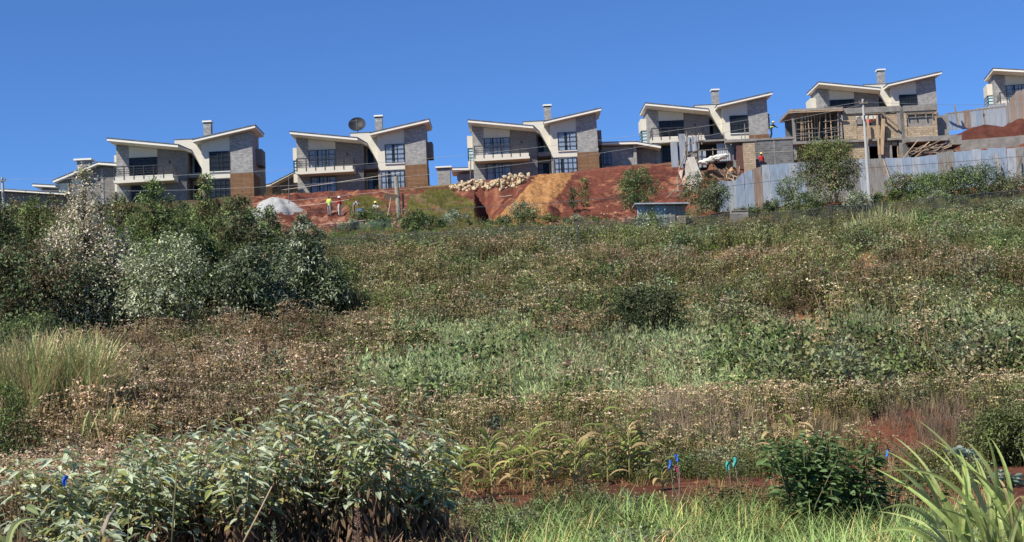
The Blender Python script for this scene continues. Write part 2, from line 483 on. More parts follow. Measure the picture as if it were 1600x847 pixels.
M_SOIL, ns, ls, b_ = mat('soil')
an = N(ns, 'Attribute'); an.attribute_name = 'Col'
tc = N(ns, 'TexCoord'); n1 = N(ns, 'TexNoise'); n1.inputs['Scale'].default_value = 2.2; n1.inputs['Detail'].default_value = 10; n1.inputs['Roughness'].default_value = .72
ls.new(tc.outputs['Object'], n1.inputs[0])
mr = N(ns, 'MapRange'); mr.inputs['From Min'].default_value = .32; mr.inputs['From Max'].default_value = .68; mr.inputs['To Min'].default_value = .62; mr.inputs['To Max'].default_value = 1.4
ls.new(n1.outputs[0], mr.inputs[0])
vm = N(ns, 'VectorMath', operation='SCALE'); ls.new(an.outputs['Color'], vm.inputs[0]); ls.new(mr.outputs[0], vm.inputs['Scale'])
ls.new(vm.outputs[0], b_.inputs['Base Color']); b_.inputs['Roughness'].default_value = .95; b_.inputs['Specular IOR Level'].default_value = .15
n2 = N(ns, 'TexNoise'); n2.inputs['Scale'].default_value = 4; n2.inputs['Detail'].default_value = 9; n2.inputs['Roughness'].default_value = .7
ls.new(tc.outputs['Object'], n2.inputs[0])
bp = N(ns, 'Bump'); bp.inputs['Strength'].default_value = .9; bp.inputs['Distance'].default_value = .25
ls.new(n2.outputs[0], bp.inputs['Height']); ls.new(bp.outputs[0], b_.inputs['Normal'])
tag(mobj('ground', me, M_SOIL), kind='structure')

# ------------------------------------------------------------------ villas
S = 1.2
def sc(mb, k=S):
    mb.v = [(x * k, y * k, z * k) for x, y, z in mb.v]; return mb
def window(parent, x0, x1, z0, z1, y, cols, rows, curt=True, rng_=random.Random(3), t=.045):
    m = MB(); m.m = 0
    m.box(x0, x1, y - .015, y + .01, z0, z1)            # near-black panel, the unlit room's darkness painted behind the glass
    m.m = 1
    f0, f1 = y - .13, y - .07
    for x in (x0, x1 - t): m.box(x, x + t, f0, f1, z0, z1)
    for z in (z0, z1 - t): m.box(x0 + t, x1 - t, f0, f1, z, z + t)
    cs = cols if isinstance(cols, (list, tuple)) else [i / cols for i in range(1, cols)]
    rs = rows if isinstance(rows, (list, tuple)) else [i / rows for i in range(1, rows)]
    for c in cs:
        x = x0 + (x1 - x0) * c; m.box(x - t / 2, x + t / 2, f0 + .003, f1 - .003, z0 + t, z1 - t)
    for r_ in rs:
        z = z0 + (z1 - z0) * r_; m.box(x0 + t, x1 - t, f0 + .008, f1 - .008, z - t * .4, z + t * .4)
    w = sc(m).build('window', [M_ROOM, M_FRAME], parent)
    p = MB().box(x0 + t, x1 - t, y - .095, y - .09, z0 + t, z1 - t)
    sc(p).build('pane', M_GLASS, w)
    if curt:
        g = MB(); n = 60
        segs = [(0, .30), (.36, .62), (.66, 1)] if curt is True else curt
        for a, b in segs:
            X0 = x0 + (x1 - x0) * a; X1 = x0 + (x1 - x0) * b; k = max(8, int(n * (b - a)))
            vs = []
            for i in range(k + 1):
                x = X0 + (X1 - X0) * i / k; yy = y - .045 + .018 * math.sin(i * 1.9) + .006 * math.sin(i * .7)
                vs += [(x, yy, z0 + .05), (x, yy, z1 - .05)]
            g.add(vs, [(2 * i, 2 * i + 2, 2 * i + 3, 2 * i + 1) for i in range(k)])
        sc(g).build('curtain', M_CURT, w)
    return w

def slab(plan, zf, th):
    """plan corners (x,y); zf(x) gives top height"""
    vs = [(x, y, zf(x) - th) for x, y in plan] + [(x, y, zf(x)) for x, y in plan]
    n = len(plan)
    fs = [tuple(range(n - 1, -1, -1)), tuple(range(n, 2 * n))] + [(i, (i + 1) % n, (i + 1) % n + n, i + n) for i in range(n)]
    return vs, fs

def make_villa():
    root = empty('villa', (0, 0, 0))
    zl = lambda x: 5.52 - .142 * (x + .34)
    zr = lambda x: 5.20 + .185 * (x - 7.57)
    # left wing
    b = -2.6
    w = sc(MB().prism([(0, b), (6.7, b), (6.7, zl(6.7) - .25), (0, zl(0) - .25)], 0, 3.6)).build('wall', M_DARK, root)
    sc(MB().prism([(-.03, b), (1.18, b), (1.18, zl(1.18) - .27), (-.03, zl(0) - .27)], -.05, 3.55)).build('stone_pier', M_STONE, root)
    sc(MB().prism([(1.18, 3.86), (3.93, 3.86), (3.93, zl(3.93) - .27), (1.18, zl(1.18) - .27)], -.035, .02)).build('plaster_panel', M_CREAM, root)
    window(root, 1.22, 3.9, 2.0, 3.86, 0, 4, [.45, .72])
    window(root, 1.36, 3.9, -.8, 1.1, 0, 4, [.5, .78])
    # wall lamp
    sc(MB().box(5.05, 5.17, -.12, 0, 3.2, 3.42)).build('wall_lamp', M_FRAME, root)
    # balcony
    bal = sc(MB().prism([(.12, 1.82), (.12, 1.24), (.5, 1.18), (5.9, 1.24), (5.9, 1.82)][::1], -1.75, 0)).build('balcony_slab', M_CREAM, root)
    r_ = MB()
    for z in (2.72,): r_.box(.15, 5.86, -1.74, -1.67, z, z + .09)
    for z in (2.48, 2.26, 2.06): r_.box(.15, 5.86, -1.73, -1.69, z, z + .045)
    for i in range(7):
        x = .15 + i * (5.71 - .06) / 6; r_.box(x, x + .09, -1.78, -1.78 + .09, 1.5, 2.72)
    for x in (.15, 5.82):
        for z in (2.72, 2.48, 2.26, 2.06): r_.box(x, x + .04, -1.67, -.0, z + .003, z + .04)
    sc(r_).build('railing', M_RAIL, root)
    # left roof, its right eave splays back towards the stair wall
    plan = [(-.36, -1.98), (6.40, -1.98), (7.75, 3.9), (-.36, 3.9)]
    m = MB(); m.add(*slab(plan, zl, .23)); sc(m).build('fascia', M_WHITE, root)
    plan2 = [(-.40, -2.02), (6.44, -2.02), (7.79, 3.94), (-.40, 3.94)]
    m = MB(); m.add(*slab(plan2, lambda x: zl(x) + .09, .085)); sc(m).build('roof', M_ROOF, root)
    # left bay
    bay = sc(MB().box(-.62, 0, 1.3, 3.6, 3.15, 4.45)).build('bay', M_CREAM, root)
    sc(MB().box(-.62, 0, 1.3, 3.6, .85, 1.75)).build('bay_base', M_CREAM, root)
    m = MB(); m.box(-.56, 0, 1.4, 3.5, 1.75, 3.15)
    sc(m).build('bay_glazing', M_PALEGLASS, root)
    m = MB()
    for z in (1.75, 2.1, 2.45, 2.8, 3.11): m.box(-.60, 0, 1.36, 1.42, z, z + .045); m.box(-.60, -.55, 1.42, 3.5, z, z + .045)
    m.box(-.61, -.53, 1.35, 1.43, 1.75, 3.15)
    sc(m).build('bay_frame', M_FRAME, root)
    # stair wall with the swept edge
    fin = [(5.4, 5.62), (5.4, 4.6), (6.5, 4.85), (6.85, 4.5), (7.25, 3.95), (7.6, 3.35), (7.95, 2.7), (8.2, 2.0), (8.22, 1.7), (8.6, 1.7), (8.6, 5.62)]
    sc(MB().prism(fin, .9, 1.25)).build('swept_wall', M_CREAM, root)
    sc(MB().box(5.4, 8.6, 1.25, 4.6, 5.2, 5.62)).build('flat_roof', M_CREAM, root)
    sc(MB().box(5.36, 8.62, .86, 4.64, 5.625, 5.68)).build('flat_roof_edge', M_ROOF, root)
    sc(MB().box(6.7, 8.2, 2.6, 3.6, b, 5.2)).build('stair_wall', M_CREAM, root)
    sc(MB().box(6.72, 8.18, .3, 2.6, 1.75, 2.15)).build('canopy', M_DARK, root)
    window(root, 6.85, 7.95, -.9, 1.35, 2.6, 2, [.7], curt=[(0, .45)])
    window(root, 6.95, 7.5, 2.6, 4.4, 2.6, 1, [.5], curt=None)
    # right wing
    sc(MB().prism([(8.2, b), (13.1, b), (13.1, zr(13.1) - .25), (8.2, zr(8.2) - .25)], 0, 3.6)).build('wall', M_CREAM, root)
    sc(MB().box(8.22, 10.95, -.03, 0, b, 1.5)).build('ground_floor_wall', M_DARK, root)
    sc(MB().prism([(10.95, 1.9), (13.13, 1.9), (13.13, zr(13.13) - .27), (10.95, zr(10.95) - .27)], -.06, 3.55)).build('stone_panel', M_STONE, root)
    sc(MB().box(10.92, 13.18, -.10, 3.2, b, 1.9)).build('board_cladding', M_TIMBER, root)
    window(root, 8.95, 10.93, 2.17, 4.1, 0, [.42, .62], [.25, .5, .75], curt=[(.02, .36), (.5, .95)])
    sc(MB().box(8.9, 10.98, -.12, .0, 2.08, 2.168)).build('window_sill', M_WHITE, root)
    window(root, 8.45, 10.85, -.7, 1.42, -.03, 5, [.45, .75], curt=[(0, .28), (.4, .98)])
    plan = [(7.57, -.95), (13.62, -.95), (13.62, 3.9), (7.57, 3.9)]
    m = MB(); m.add(*slab(plan, zr, .23)); sc(m).build('fascia', M_WHITE, root)
    plan = [(7.53, -.99), (13.66, -.99), (13.66, 3.94), (7.53, 3.94)]
    m = MB(); m.add(*slab(plan, lambda x: zr(x) + .09, .085)); sc(m).build('roof', M_ROOF, root)
    # right bay
    sc(MB().box(13.13, 13.7, 1.8, 3.8, 2.9, 4.5)).build('side_bay', M_DARK, root)
    sc(MB().box(.4, 12.7, 3.62, 9.5, b, 4.4)).build('rear_block', M_DARK, root)
    # chimney
    ch = sc(MB().box(7.75, 8.5, 3.2, 4.0, 4.4, 7.55)).build('chimney', M_STONE, root)
    sc(MB().box(7.78, 8.47, 3.25, 3.95, 7.55, 7.68)).build('chimney_vent', M_ROOM, ch)
    sc(MB().box(7.66, 8.59, 3.1, 4.1, 7.68, 7.84)).build('chimney_cap', M_WHITE, ch)
    return root
VB = [(184, 310), (466, 295), (741, 274), (1015, 245), (1283, 211), (1558, 188)]
VL = ['cream and grey villa at the far left, half behind the tall trees, dark uncurtained windows',
      'cream and grey villa with the black satellite dish above its roof and white curtained windows',
      'cream and grey villa behind the pile of pale rubble stones and the orange earth tongue',
      'cream and grey villa behind the wooden scaffolding and the leaning iron sheets, dark bare windows',
      'cream and grey villa rising behind the unfinished block building',
      'cream and grey villa cut off by the right edge, behind the upper iron fence']
v0 = make_villa(); villas = []
for i, (u, v) in enumerate(VB):
    d = float(np.interp((u - 800) / F, hs, HD)); p = P(u, v, d)
    skip = ('curtain',) if i in (0, 3, 4) else ()
    o = v0 if i == 1 else copy_tree(v0, skip=skip)
    o.location = p; o.rotation_euler.z = R([0, 0, 0, 1, 1, -9][i])
    tag(o, VL[i], 'house', 'villas in a row along the ridge'); villas.append((o, p))

# smaller neighbouring houses -------------------------------------------------
def low_house(name, label, u0, v0_, Y, k, poly, roof, cat='house', depth=8, wall=M_STONE, extra=None):
    p = P(u0, v0_, Y); root = empty(name, p, label, cat, 'smaller houses on the ridge')
    m = MB().prism(poly, 0, depth); m.build('wall', wall, root)
    for (a, b, th, y0, y1) in roof:
        m = MB().prism([(a[0], a[1] - th), (b[0], b[1] - th), b, a], y0, y1); m.build('fascia', M_WHITE, root)
        m = MB().prism([(a[0] - .05, a[1] + .01), (b[0] + .05, b[1] + .01), (b[0] + .05, b[1] + .1), (a[0] - .05, a[1] + .1)], y0 - .04, y1 + .04); m.build('roof', M_ROOF, root)
    if extra: extra(root)
    return root
def ex_a(root):
    MB().box(.1, 1.2, -.05, .0, -2, 1.9).build('plaster_wall', M_CREAM, root)
    MB().box(1.6, 3.0, -.06, .0, 1.0, 2.3).build('plaster_panel', M_CREAM, root)
    c = MB().box(1.95, 3.45, .8, 1.9, 2.0, 4.65).build('chimney', M_STONE, root)
    MB().box(1.65, 3.75, .5, 2.2, 4.65, 4.85).build('chimney_cap', M_WHITE, c)
    MB().box(5.0, 5.3, -.08, 4, -2, 3.5).build('corner_pier', M_STONE, root)
low_house('small_house', 'small grey and cream house with a broad chimney left of the leftmost villa', 92, 312, 165, 1,
          [(0, -3), (6.6, -3), (6.6, 3.5), (4.9, 3.68), (0, 1.95)],
          [((-.35, 2.15), (4.9, 4.05), .26, -.9, 6), ((4.9, 4.05), (7.2, 3.78), .26, -.9, 6)], wall=M_DARK, extra=ex_a, depth=5)
low_house('flat_roofed_outhouse', 'low dark outhouse with a thin white roof left of the small chimneyed house', 66, 312, 168, 1,
          [(0, -3), (1.8, -3), (1.8, 1.25), (0, 1.4)], [((-.85, 1.78), (1.9, 1.5), .24, -.9, 4)], wall=M_DARK, depth=4)
low_house('long_low_building', 'long low building with a pale roof line behind the left power pole', -60, 322, 162, 1,
          [(0, -3), (11.8, -3), (11.8, .55), (5, 1.35), (0, 1.5)], [((-1, 1.72), (5, 1.6), .2, -.8, 6), ((5, 1.6), (12.2, .8), .18, -.8, 6)], wall=M_DARK)
low_house('carport', 'low carport with a sloping grey roof between the two leftmost villas', 406, 303, 180, 1,
          [(1.6, -1), (5.2, -1), (5.2, 2.6), (2, .9), (1.6, .8)], [((-.3, .6), (1.8, .9), .2, -2, 5), ((1.8, .9), (5.4, 2.6), .14, -2, 5)], wall=M_CONC)
def ex_b(root):
    window_ = window(root, .15, 1.05, .3, 1.7, -.02, 2, [.5])
    MB().box(4.1, 4.5, -.4, 0, -2, 3.3).build('corner_pier', M_STONE, root)
low_house('annex_house', 'low grey annex with a thin cream roof right of the villa behind the rubble', 941, 262, 182, 1,
          [(0, -3), (4.4, -3), (4.4, 2.6), (0, 2.7)], [((-.2, 3.1), (4.5, 3.0), .28, -1, 7), ((4.5, 3.0), (7.6, 2.3), .28, -1, 7)], extra=ex_b)
MB_ = MB().box(4.55, 7.0, 1.0, 6, -3, 2.4)
_ax = bpy.data.objects['annex_house']; MB_.build('side_wall', M_DARK, _ax)
def ex_c(root):
    MB().box(-.25, 2.0, -.25, 2.2, 1.55, 1.75).build('chimney_cap', M_WHITE, root)
low_house('stone_tank_house', 'small squat grey stone hut beside the white beam, between the middle villas', 684, 280, 195, 1,
          [(0, -2), (1.75, -2), (1.75, 1.5), (0, 1.5)], [], extra=ex_c, depth=2)
low_house('distant_roof_building', 'distant flat white roof line right of the squat stone hut', 706, 281, 210, 1,
          [(.8, -3), (3.4, -3), (3.4, .9), (.8, .7)], [((0, 1.6), (3.6, 1.5), .3, -1, 5)], wall=M_CONC)

# satellite dish --------------------------------------------------------------
hp = P(466, 295, 171.6)
droot = empty('satellite_dish', hp + Vector((5.9 * S, 3.4 * S, 5.68 * S)), 'large black mesh satellite dish on the flat roof between two roof wings', 'satellite dish')
prof = [(r_, .55 * (r_ / 1.1) ** 2 * .7) for r_ in np.linspace(.02, 1.08, 9)]
m = MB(); n = 28; vs = []
for r_, h in prof + [(r_, h - .03) for r_, h in prof[::-1]]:
    for k in range(n): a = 2 * math.pi * k / n; vs.append((r_ * math.cos(a), r_ * math.sin(a), h))
L_ = len(prof) * 2; fs = []
for i in range(L_ - 1):
    for k in range(n): fs.append((i * n + k, i * n + (k + 1) % n, (i + 1) * n + (k + 1) % n, (i + 1) * n + k))
m.add(vs, fs)
m.v = [tuple(Matrix.Rotation(R(62), 3, 'X') @ Matrix.Rotation(R(0), 3, 'Y') @ Vector(p) + Vector((0, -.25, 1.35))) for p in m.v]
m.build('dish', mat_plain('black_mesh', (.02, .022, .026), .6, .2, 6), droot)
nrm = Matrix.Rotation(R(62), 3, 'X') @ Vector((0, 0, 1))
c0 = Vector((0, -.25, 1.35))
MB().tube([(0, 0, 0), (0, 0, 1.25)], .05).build('mast', M_FRAME, droot)
m = MB(); f_ = c0 + nrm * 1.0
for a in (30, 150, 270):
    q = Matrix.Rotation(R(62), 3, 'X') @ Vector((1.0 * math.cos(R(a)), 1.0 * math.sin(R(a)), .37)) + c0
    m.tube([q, f_], .018, 5)
m.tube([f_ - nrm * .1, f_ + nrm * .15], .07)
m.build('feed_arm', M_CONC, droot)

# ------------------------------------------------------------------ building site
class Loc:
    """metric x/z in an upright plane through (u0, v0) at depth Y"""
    def __init__(s, u0, v0_, Y):
        s.o = P(u0, v0_, Y); s.u0, s.v0, s.k = u0, v0_, Y / F
    def __call__(s, u, v):
        dx, dz = u - s.u0, s.v0 - v; c, q = math.cos(ROLL), math.sin(ROLL)
        return (dx * c + dz * q) * s.k, (-dx * q + dz * c) * s.k
def lbox(L, m, u0, u1, v0_, v1, y0, y1):
    x0, z1 = L(u0, v0_); x1, z0 = L(u1, v1)
    a, zt = L((u0 + u1) / 2, v0_); a, zb = L((u0 + u1) / 2, v1)
    xa, _ = L(u0, (v0_ + v1) / 2); xb, _ = L(u1, (v0_ + v1) / 2)
    return m.box(xa, xb, y0, y1, zb, zt)
def lbar(L, m, a, b, w, y=0, y2=None):
    x0, z0 = L(*a); x1, z1 = L(*b); return m.bar((x0, y, z0), (x1, y if y2 is None else y2, z1), w)

# unfinished house in yellow blocks
L = Loc(1237, 250, 140)
ub = empty('unfinished_house', L.o, 'unfinished two storey house of yellow blocks and raw concrete with a propped open floor', 'house')
def part(name, mt, boxes, parent=ub, LL=L, bev=0):
    m = MB()
    for b in boxes: lbox(LL, m, *b)
    return m.build(name, mt, parent, bevel=bev)
part('roof_slab', M_CONC, [(1233, 1318, 168.5, 173, -.5, 5)])
m = MB()
for i in range(9):
    u = 1235 + i * 9.3; lbar(L, m, (u, 174.2 - i * .1), (u + 6, 174.2 - i * .1), .12, -.55)
lbar(L, m, (1233, 176), (1317, 172.5), .13, -.62); lbar(L, m, (1233, 174.2), (1316, 170), .07, -.7)
m.build('formwork', M_WOOD, ub)
part('column', M_CONC, [(1240, 1244, 174, 250, -.1, .2)])
part('column', M_CONC, [(1313, 1318, 170, 260, -.05, .3)])
part('dark_rear_wall', M_CONC_D, [(1242, 1320, 170, 262, 4.2, 4.4), (1314, 1320, 168, 262, .32, 4.2)])  # darker concrete puts the interior shade behind the props into the colour
part('floor_slab', M_CONC, [(1237, 1320, 220, 224.5, -.45, 5)])
rr = random.Random(5)
for i in range(14):
    u = 1246 + i * 5 + rr.uniform(-1.5, 1.5); m = MB(); yy = rr.choice([-.2, -.1, .6, 1.4])
    lbar(L, m, (u, 220), (u + rr.uniform(-3, 3), 172), rr.uniform(.05, .09), yy); m.build('prop', rr.choice([M_WOOD, M_OLDWOOD]), ub)
for i, v in enumerate((189, 200, 207, 214)):
    m = MB(); lbar(L, m, (1245, v + 2), (1269 + 9 * (i % 2), v), .05, -.28); lbar(L, m, (1287, v + 1), (1311, v - 2), .05, -.29); m.build('rail', M_OLDWOOD, ub)
# block bays
def wall_holes(name, mt, u0, u1, v0_, v1, holes, y0, y1, parent=ub):
    """wall with rectangular openings left as real gaps"""
    us = sorted({u0, u1, *[h[0] for h in holes], *[h[1] for h in holes]}); m = MB()
    for a, b in zip(us[:-1], us[1:]):
        hs_ = sorted([h for h in holes if h[0] < b and h[1] > a], key=lambda h: h[2])
        v = v0_
        for h in hs_:
            if h[2] > v: lbox(L, m, a, b, v, h[2], y0, y1)
            v = h[3]
        if v1 > v: lbox(L, m, a, b, v, v1, y0, y1)
    return m.build(name, mt, parent)
wall_holes('block_wall', M_BLOCK, 1320, 1406, 174, 217, [(1341, 1386, 178, 195)], .1, .3)
part('ring_beam', M_CONC, [(1318, 1411, 165.5, 174.5, -.05, .35)])
part('column', M_CONC, [(1406, 1411, 174.5, 250, -.08, .3)])
part('floor_slab', M_CONC, [(1320, 1413, 217, 220.5, -.25, 5)])
wall_holes('block_wall', M_BLOCK, 1320, 1406, 220.5, 262, [(1360, 1375, 228, 262), (1396, 1405, 227, 262)], .1, .3)
part('door_frame', M_CONC, [(1356, 1360, 222, 262, .03, .32), (1375, 1379, 222, 262, .03, .32), (1392, 1396, 222, 262, .03, .32), (1360, 1375, 224, 228, .04, .3)])
part('dark_rear_wall', M_ROOM, [(1322, 1406, 175, 262, 4.5, 4.6)])  # near-black sheet, paints the dark inside seen through the openings
part('window_board', M_CONC, [(1342, 1350, 181, 192, .2, .24)])
for a, b, w, mt in (((1373, 243), (1371, 180), .16, M_WOOD), ((1377, 243), (1381, 186), .3, M_WOOD), ((1358, 217), (1356, 186), .18, M_WOOD), ((1353, 243), (1356, 215), .12, M_WOOD), ((1376, 174), (1405, 199), .14, M_OLDWOOD)):
    m = MB(); lbar(L, m, a, b, w, -.45); m.build('prop', mt, ub)
m = MB()
for u in (1366, 1379, 1384): lbar(L, m, (u, 178), (u + 1, 187), .08, -.1)
lbar(L, m, (1351, 177), (1386, 175.5), .07, -.15); m.build('formwork', M_OLDWOOD, ub)
# right bay set forward
wall_holes('block_wall', M_BLOCK, 1411, 1461, 176, 217, [(1414, 1455, 181, 201)], -1.4, -1.15)
part('ring_beam', M_CONC, [(1409, 1462, 167, 176, -1.5, -1.1)])
part('infill_panel', M_CONC, [(1414, 1455, 181, 201, -1.25, -1.2)])
m = MB()
for u in (1414, 1427, 1443, 1454): lbar(L, m, (u, 180), (u + .5, 188), .09, -1.5)
lbar(L, m, (1412, 181), (1457, 178.5), .08, -1.55); m.build('formwork', M_OLDWOOD, ub)
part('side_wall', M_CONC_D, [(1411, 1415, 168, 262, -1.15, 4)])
part('side_wall', M_CONC, [(1461, 1484, 180, 216, -.4, 3)])
part('floor_slab', M_CONC, [(1411, 1476, 217, 225, -1.7, 3)])
part('step_block', M_CONC, [(1474, 1500, 214, 229, -1.2, 3)])
part('dark_rear_wall', M_ROOM, [(1415, 1474, 225, 260, .6, .8)])  # near-black sheet, paints the shadow below the floor slab

Lr = Loc(1500, 235, 143)
rw = empty('retaining_wall', Lr.o, 'low raw concrete wall holding back the dark red earth heap at the right', 'wall')
m = MB(); x1, z1 = Lr(1588, 212); x0, z0 = Lr(1501, 219)
m.prism([(x0, -1.5), (x1 + 4, -1.2), (x1 + 4, z1 + .2), (x1, z1), (x0, z0)], 0, .3); m.build('wall', M_CONC, rw)
Lg = Loc(1180, 262, 134)
gw = empty('block_wall', Lg.o, 'high dark grey stone block wall with pale capping behind the waist-high worker in red', 'wall')
m = MB(); lbox(Lg, m, 1181, 1241, 217, 290, 0, .3); m.build('wall', M_GBLOCK, gw)
m = MB(); lbox(Lg, m, 1181, 1243, 214.5, 217.5, -.08, .36); lbox(Lg, m, 1181, 1241, 236, 238, -.02, .02); lbox(Lg, m, 1210, 1212, 217, 260, -.03, .02); m.build('concrete_band', M_CONC, gw)
Lp = Loc(1161, 265, 132)
pw = empty('block_pillar', Lp.o, 'broad pillar of pale yellow stone blocks standing left of the dark grey wall', 'pillar')
m = MB(); lbox(Lp, m, 1162, 1181, 221, 272, 0, .9); m.build('masonry', M_BLOCK, pw)
m = MB(); lbox(Lp, m, 1152, 1161.8, 221, 264, .1, .8); m.build('plastered_side', mat_plain('red_brown_plaster', (.12, .06, .05), .9, .2, 2), pw)
m = MB(); lbox(Lp, m, 1134, 1181, 216.5, 220.9, -.1, 1.0); m.build('lintel', M_CONC, pw)
m = MB()
for a, b in (((1166, 217), (1165, 191)), ((1172, 217), (1173, 205)), ((1160, 217), (1160, 206)), ((1181, 217), (1181, 206))): lbar(Lp, m, a, b, .07, .3)
m.build('starter_bars', M_OLDWOOD, pw)

# corrugated sheets ------------------------------------------------------------
def sheet_mesh(w, h0, h1, top0=0, n=8, amp=.018):
    """ridged sheet, foot at z=0; right side may be taller"""
    k = n * 4; vs = []; fs = []
    for i in range(k + 1):
        t = i / k; y = amp * math.sin(t * n * 2 * math.pi); h = h0 + (h1 - h0) * t
        vs += [(w * t, y, 0), (w * t, y, h), (w * t, y + .008, 0), (w * t, y + .008, h)]
    for i in range(k):
        a = 4 * i; fs += [(a, a + 4, a + 5, a + 1), (a + 6, a + 2, a + 3, a + 7), (a + 1, a + 5, a + 7, a + 3)]
    return MB().add(vs, fs)
def iron_fence(name, label, top, base, Y0, Y1, cols, wd=.8, seed=1, extra=None):
    """top/base: [(u, v)...] silhouettes; sheets stand side by side between them"""
    r_ = random.Random(seed)
    ua, ub_ = top[0][0], top[-1][0]
    tu, tv = zip(*top); bu, bv = zip(*base)
    A = P(ua, np.interp(ua, bu, bv), Y0); B = P(ub_, np.interp(ub_, bu, bv), Y1)
    root = empty(name, A, label, 'fence', 'corrugated iron fences')
    n = max(1, round((B - A).to_2d().length / wd)); prev = None
    for i in range(n):
        t0, t1 = i / n, (i + 1) / n
        u0, u1 = ua + (ub_ - ua) * t0, ua + (ub_ - ua) * t1
        Ya, Yb = Y0 + (Y1 - Y0) * t0, Y0 + (Y1 - Y0) * t1
        j = r_.uniform(-1.2, 1.2)
        pa = P(u0, np.interp(u0, bu, bv), Ya); pb = P(u1, np.interp(u1, bu, bv), Yb)
        ta = P(u0, np.interp(u0, tu, tv) + j, Ya).z; tb = P(u1, np.interp(u1, tu, tv) + j, Yb).z
        z0 = min(pa.z, pb.z) - .3; w = math.hypot(pb.x - pa.x, pb.y - pa.y) * 1.02
        o = sheet_mesh(w, ta - z0, tb - z0).build('sheet', cols[min(len(cols) - 1, int(t0 * len(cols)))] if not r_.random() < .1 else r_.choice(cols), root)
        o.location = (pa.x - A.x, pa.y - A.y + r_.uniform(-.02, .02), z0 - A.z)
        o.rotation_euler = (0, R(r_.uniform(-.8, .8)), math.atan2(pb.y - pa.y, pb.x - pa.x))
    return root, A
Bl, Pa, Gr, Ru = M_IRON_B, M_IRON_P, M_IRON_G, M_IRON_R
f1, A1 = iron_fence('iron_fence', 'bluish corrugated iron fence with a rusty sheet, below the dark grey block wall', [(1124, 281), (1150, 283), (1166, 269), (1190, 259), (1262, 253)], [(1124, 322), (1144, 328), (1208, 318), (1262, 312)], 120, 121.5,
    [Bl, Pa, Bl, Bl, Bl, Gr, Ru, Pa, Pa, Bl, Bl, Gr, Pa, Bl, Gr], seed=2)
f2, A2 = iron_fence('iron_fence', 'long blue and grey iron fence behind the foot of the tall grey pole', [(1264, 253), (1355, 247), (1413, 247), (1500, 236), (1604, 229)], [(1264, 312), (1400, 305), (1604, 292)], 121.5, 124,
    [Gr, Bl, Gr, Gr, Gr, Gr, Gr, Pa, Gr, Gr, Gr, Gr, Pa, Bl, Pa, Bl, Bl, Pa, Gr, Gr, Bl, Bl, Pa, Bl, Bl, Bl, Bl, Pa, Gr, Gr], seed=3)
def strut(parent, A, a, b, Y, w=.08, mt=M_WOOD, name='strut'):
    pa, pb = P(*a, Y) - A, P(*b, Y - .2) - A
    return MB().bar(pa, pb, w).build(name, mt, parent)
strut(f2, A2, (1380, 250), (1394, 292), 122.3, .13); strut(f2, A2, (1555, 240), (1565, 278), 123.0, .12)
strut(f2, A2, (1479, 244), (1484, 275), 122.6, .1, M_OLDWOOD); strut(f2, A2, (1532, 255), (1533, 282), 123.0, .06, M_OLDWOOD); strut(f2, A2, (1588, 235), (1589, 285), 123.3, .08, M_OLDWOOD)
f3, A3 = iron_fence('iron_fence', 'pale blue corrugated iron fence on the skyline above the dark red earth heap', [(1478, 179), (1500, 175), (1574, 160)], [(1478, 200), (1574, 192)], 158, 160, [Bl, Pa, Ru, Pa, Bl, Pa, Pa, Pa, Pa], seed=4)
strut(f3, A3, (1492, 165), (1497, 196), 157.5, .14, M_OLDWOOD, 'post'); strut(f3, A3, (1536, 170), (1539, 193), 158, .14, M_OLDWOOD, 'post'); strut(f3, A3, (1478, 178), (1573, 166), 157.6, .14, M_OLDWOOD, 'rail')
f4, A4 = iron_fence('iron_fence', 'brown board-like iron fence climbing towards the right edge beside the cut off villa', [(1573, 166), (1591, 143), (1606, 139)], [(1573, 190), (1606, 188)], 157, 147, [Gr, Ru, Gr, Ru, Ru], seed=5)
strut(f4, A4, (1574, 158), (1577, 190), 156, .14, M_OLDWOOD, 'post'); strut(f4, A4, (1590, 146), (1597, 188), 151, .14, M_OLDWOOD, 'post')

# soil, gravel and sand heaps ---------------------------------------------------
def heap(name, label, c, rx, ry, h, mt, seed=0, rough=.12, cat='heap', flat=.8):
    n, k = 44, 22; vs = []; fs = []
    for i in range(k + 1):
        t = i / k
        for j in range(n):
            a = 2 * math.pi * j / n
            q = 1 + .12 * math.sin(a * 3 + seed) + .07 * math.sin(a * 7 + seed * 2)
            x, y = math.cos(a) * rx * t * q, math.sin(a) * ry * t * q
            z = h * max(0, (1 - t ** 1.9)) ** flat
            z += h * rough * float(fbm(x * 2 + seed, y * 2 + c[0], 1, 4)) * 4 * (1 - t)
            g = float(Hgt(c[0] + x, c[1] + y)) - c[2]
            vs.append((x, y, z + (g if t > 0 else 0) * t - .15 * t))
    for i in range(k):
        for j in range(n): fs.append((i * n + j, i * n + (j + 1) % n, (i + 1) * n + (j + 1) % n, (i + 1) * n + j)[::-1])
    o = MB().add(vs, fs).build(name, mt, smooth=True); o.location = c
    return tag(o, label, cat)
M_GRAVEL = mat_plain('grey_gravel', (.34, .34, .33), .95, .35, 14, bump=.8, bscale=12)
g0 = ground(428, 127)
heap('gravel_heap', 'rounded heap of light grey gravel on the red soil, left of the workers', g0, 2.5, 2.6, P(428, 309, 127).z - g0.z, M_GRAVEL, 1, .05)
g0 = ground(474, 121)
heap('cement_dust_heap', 'smaller smooth pale grey spill of dust below the gravel heap', g0, .95, 1.4, .75, mat_plain('pale_dust', (.40, .40, .40), .95, .1, 4), 2, .02)
g0 = ground(436, 120)
heap('red_soil_heap', 'small dark red soil heap in front of the grey gravel heap', g0, 1.5, 1.3, .9, M_SOILHEAP, 3, .08)
p0 = P(1540, 214, 150)
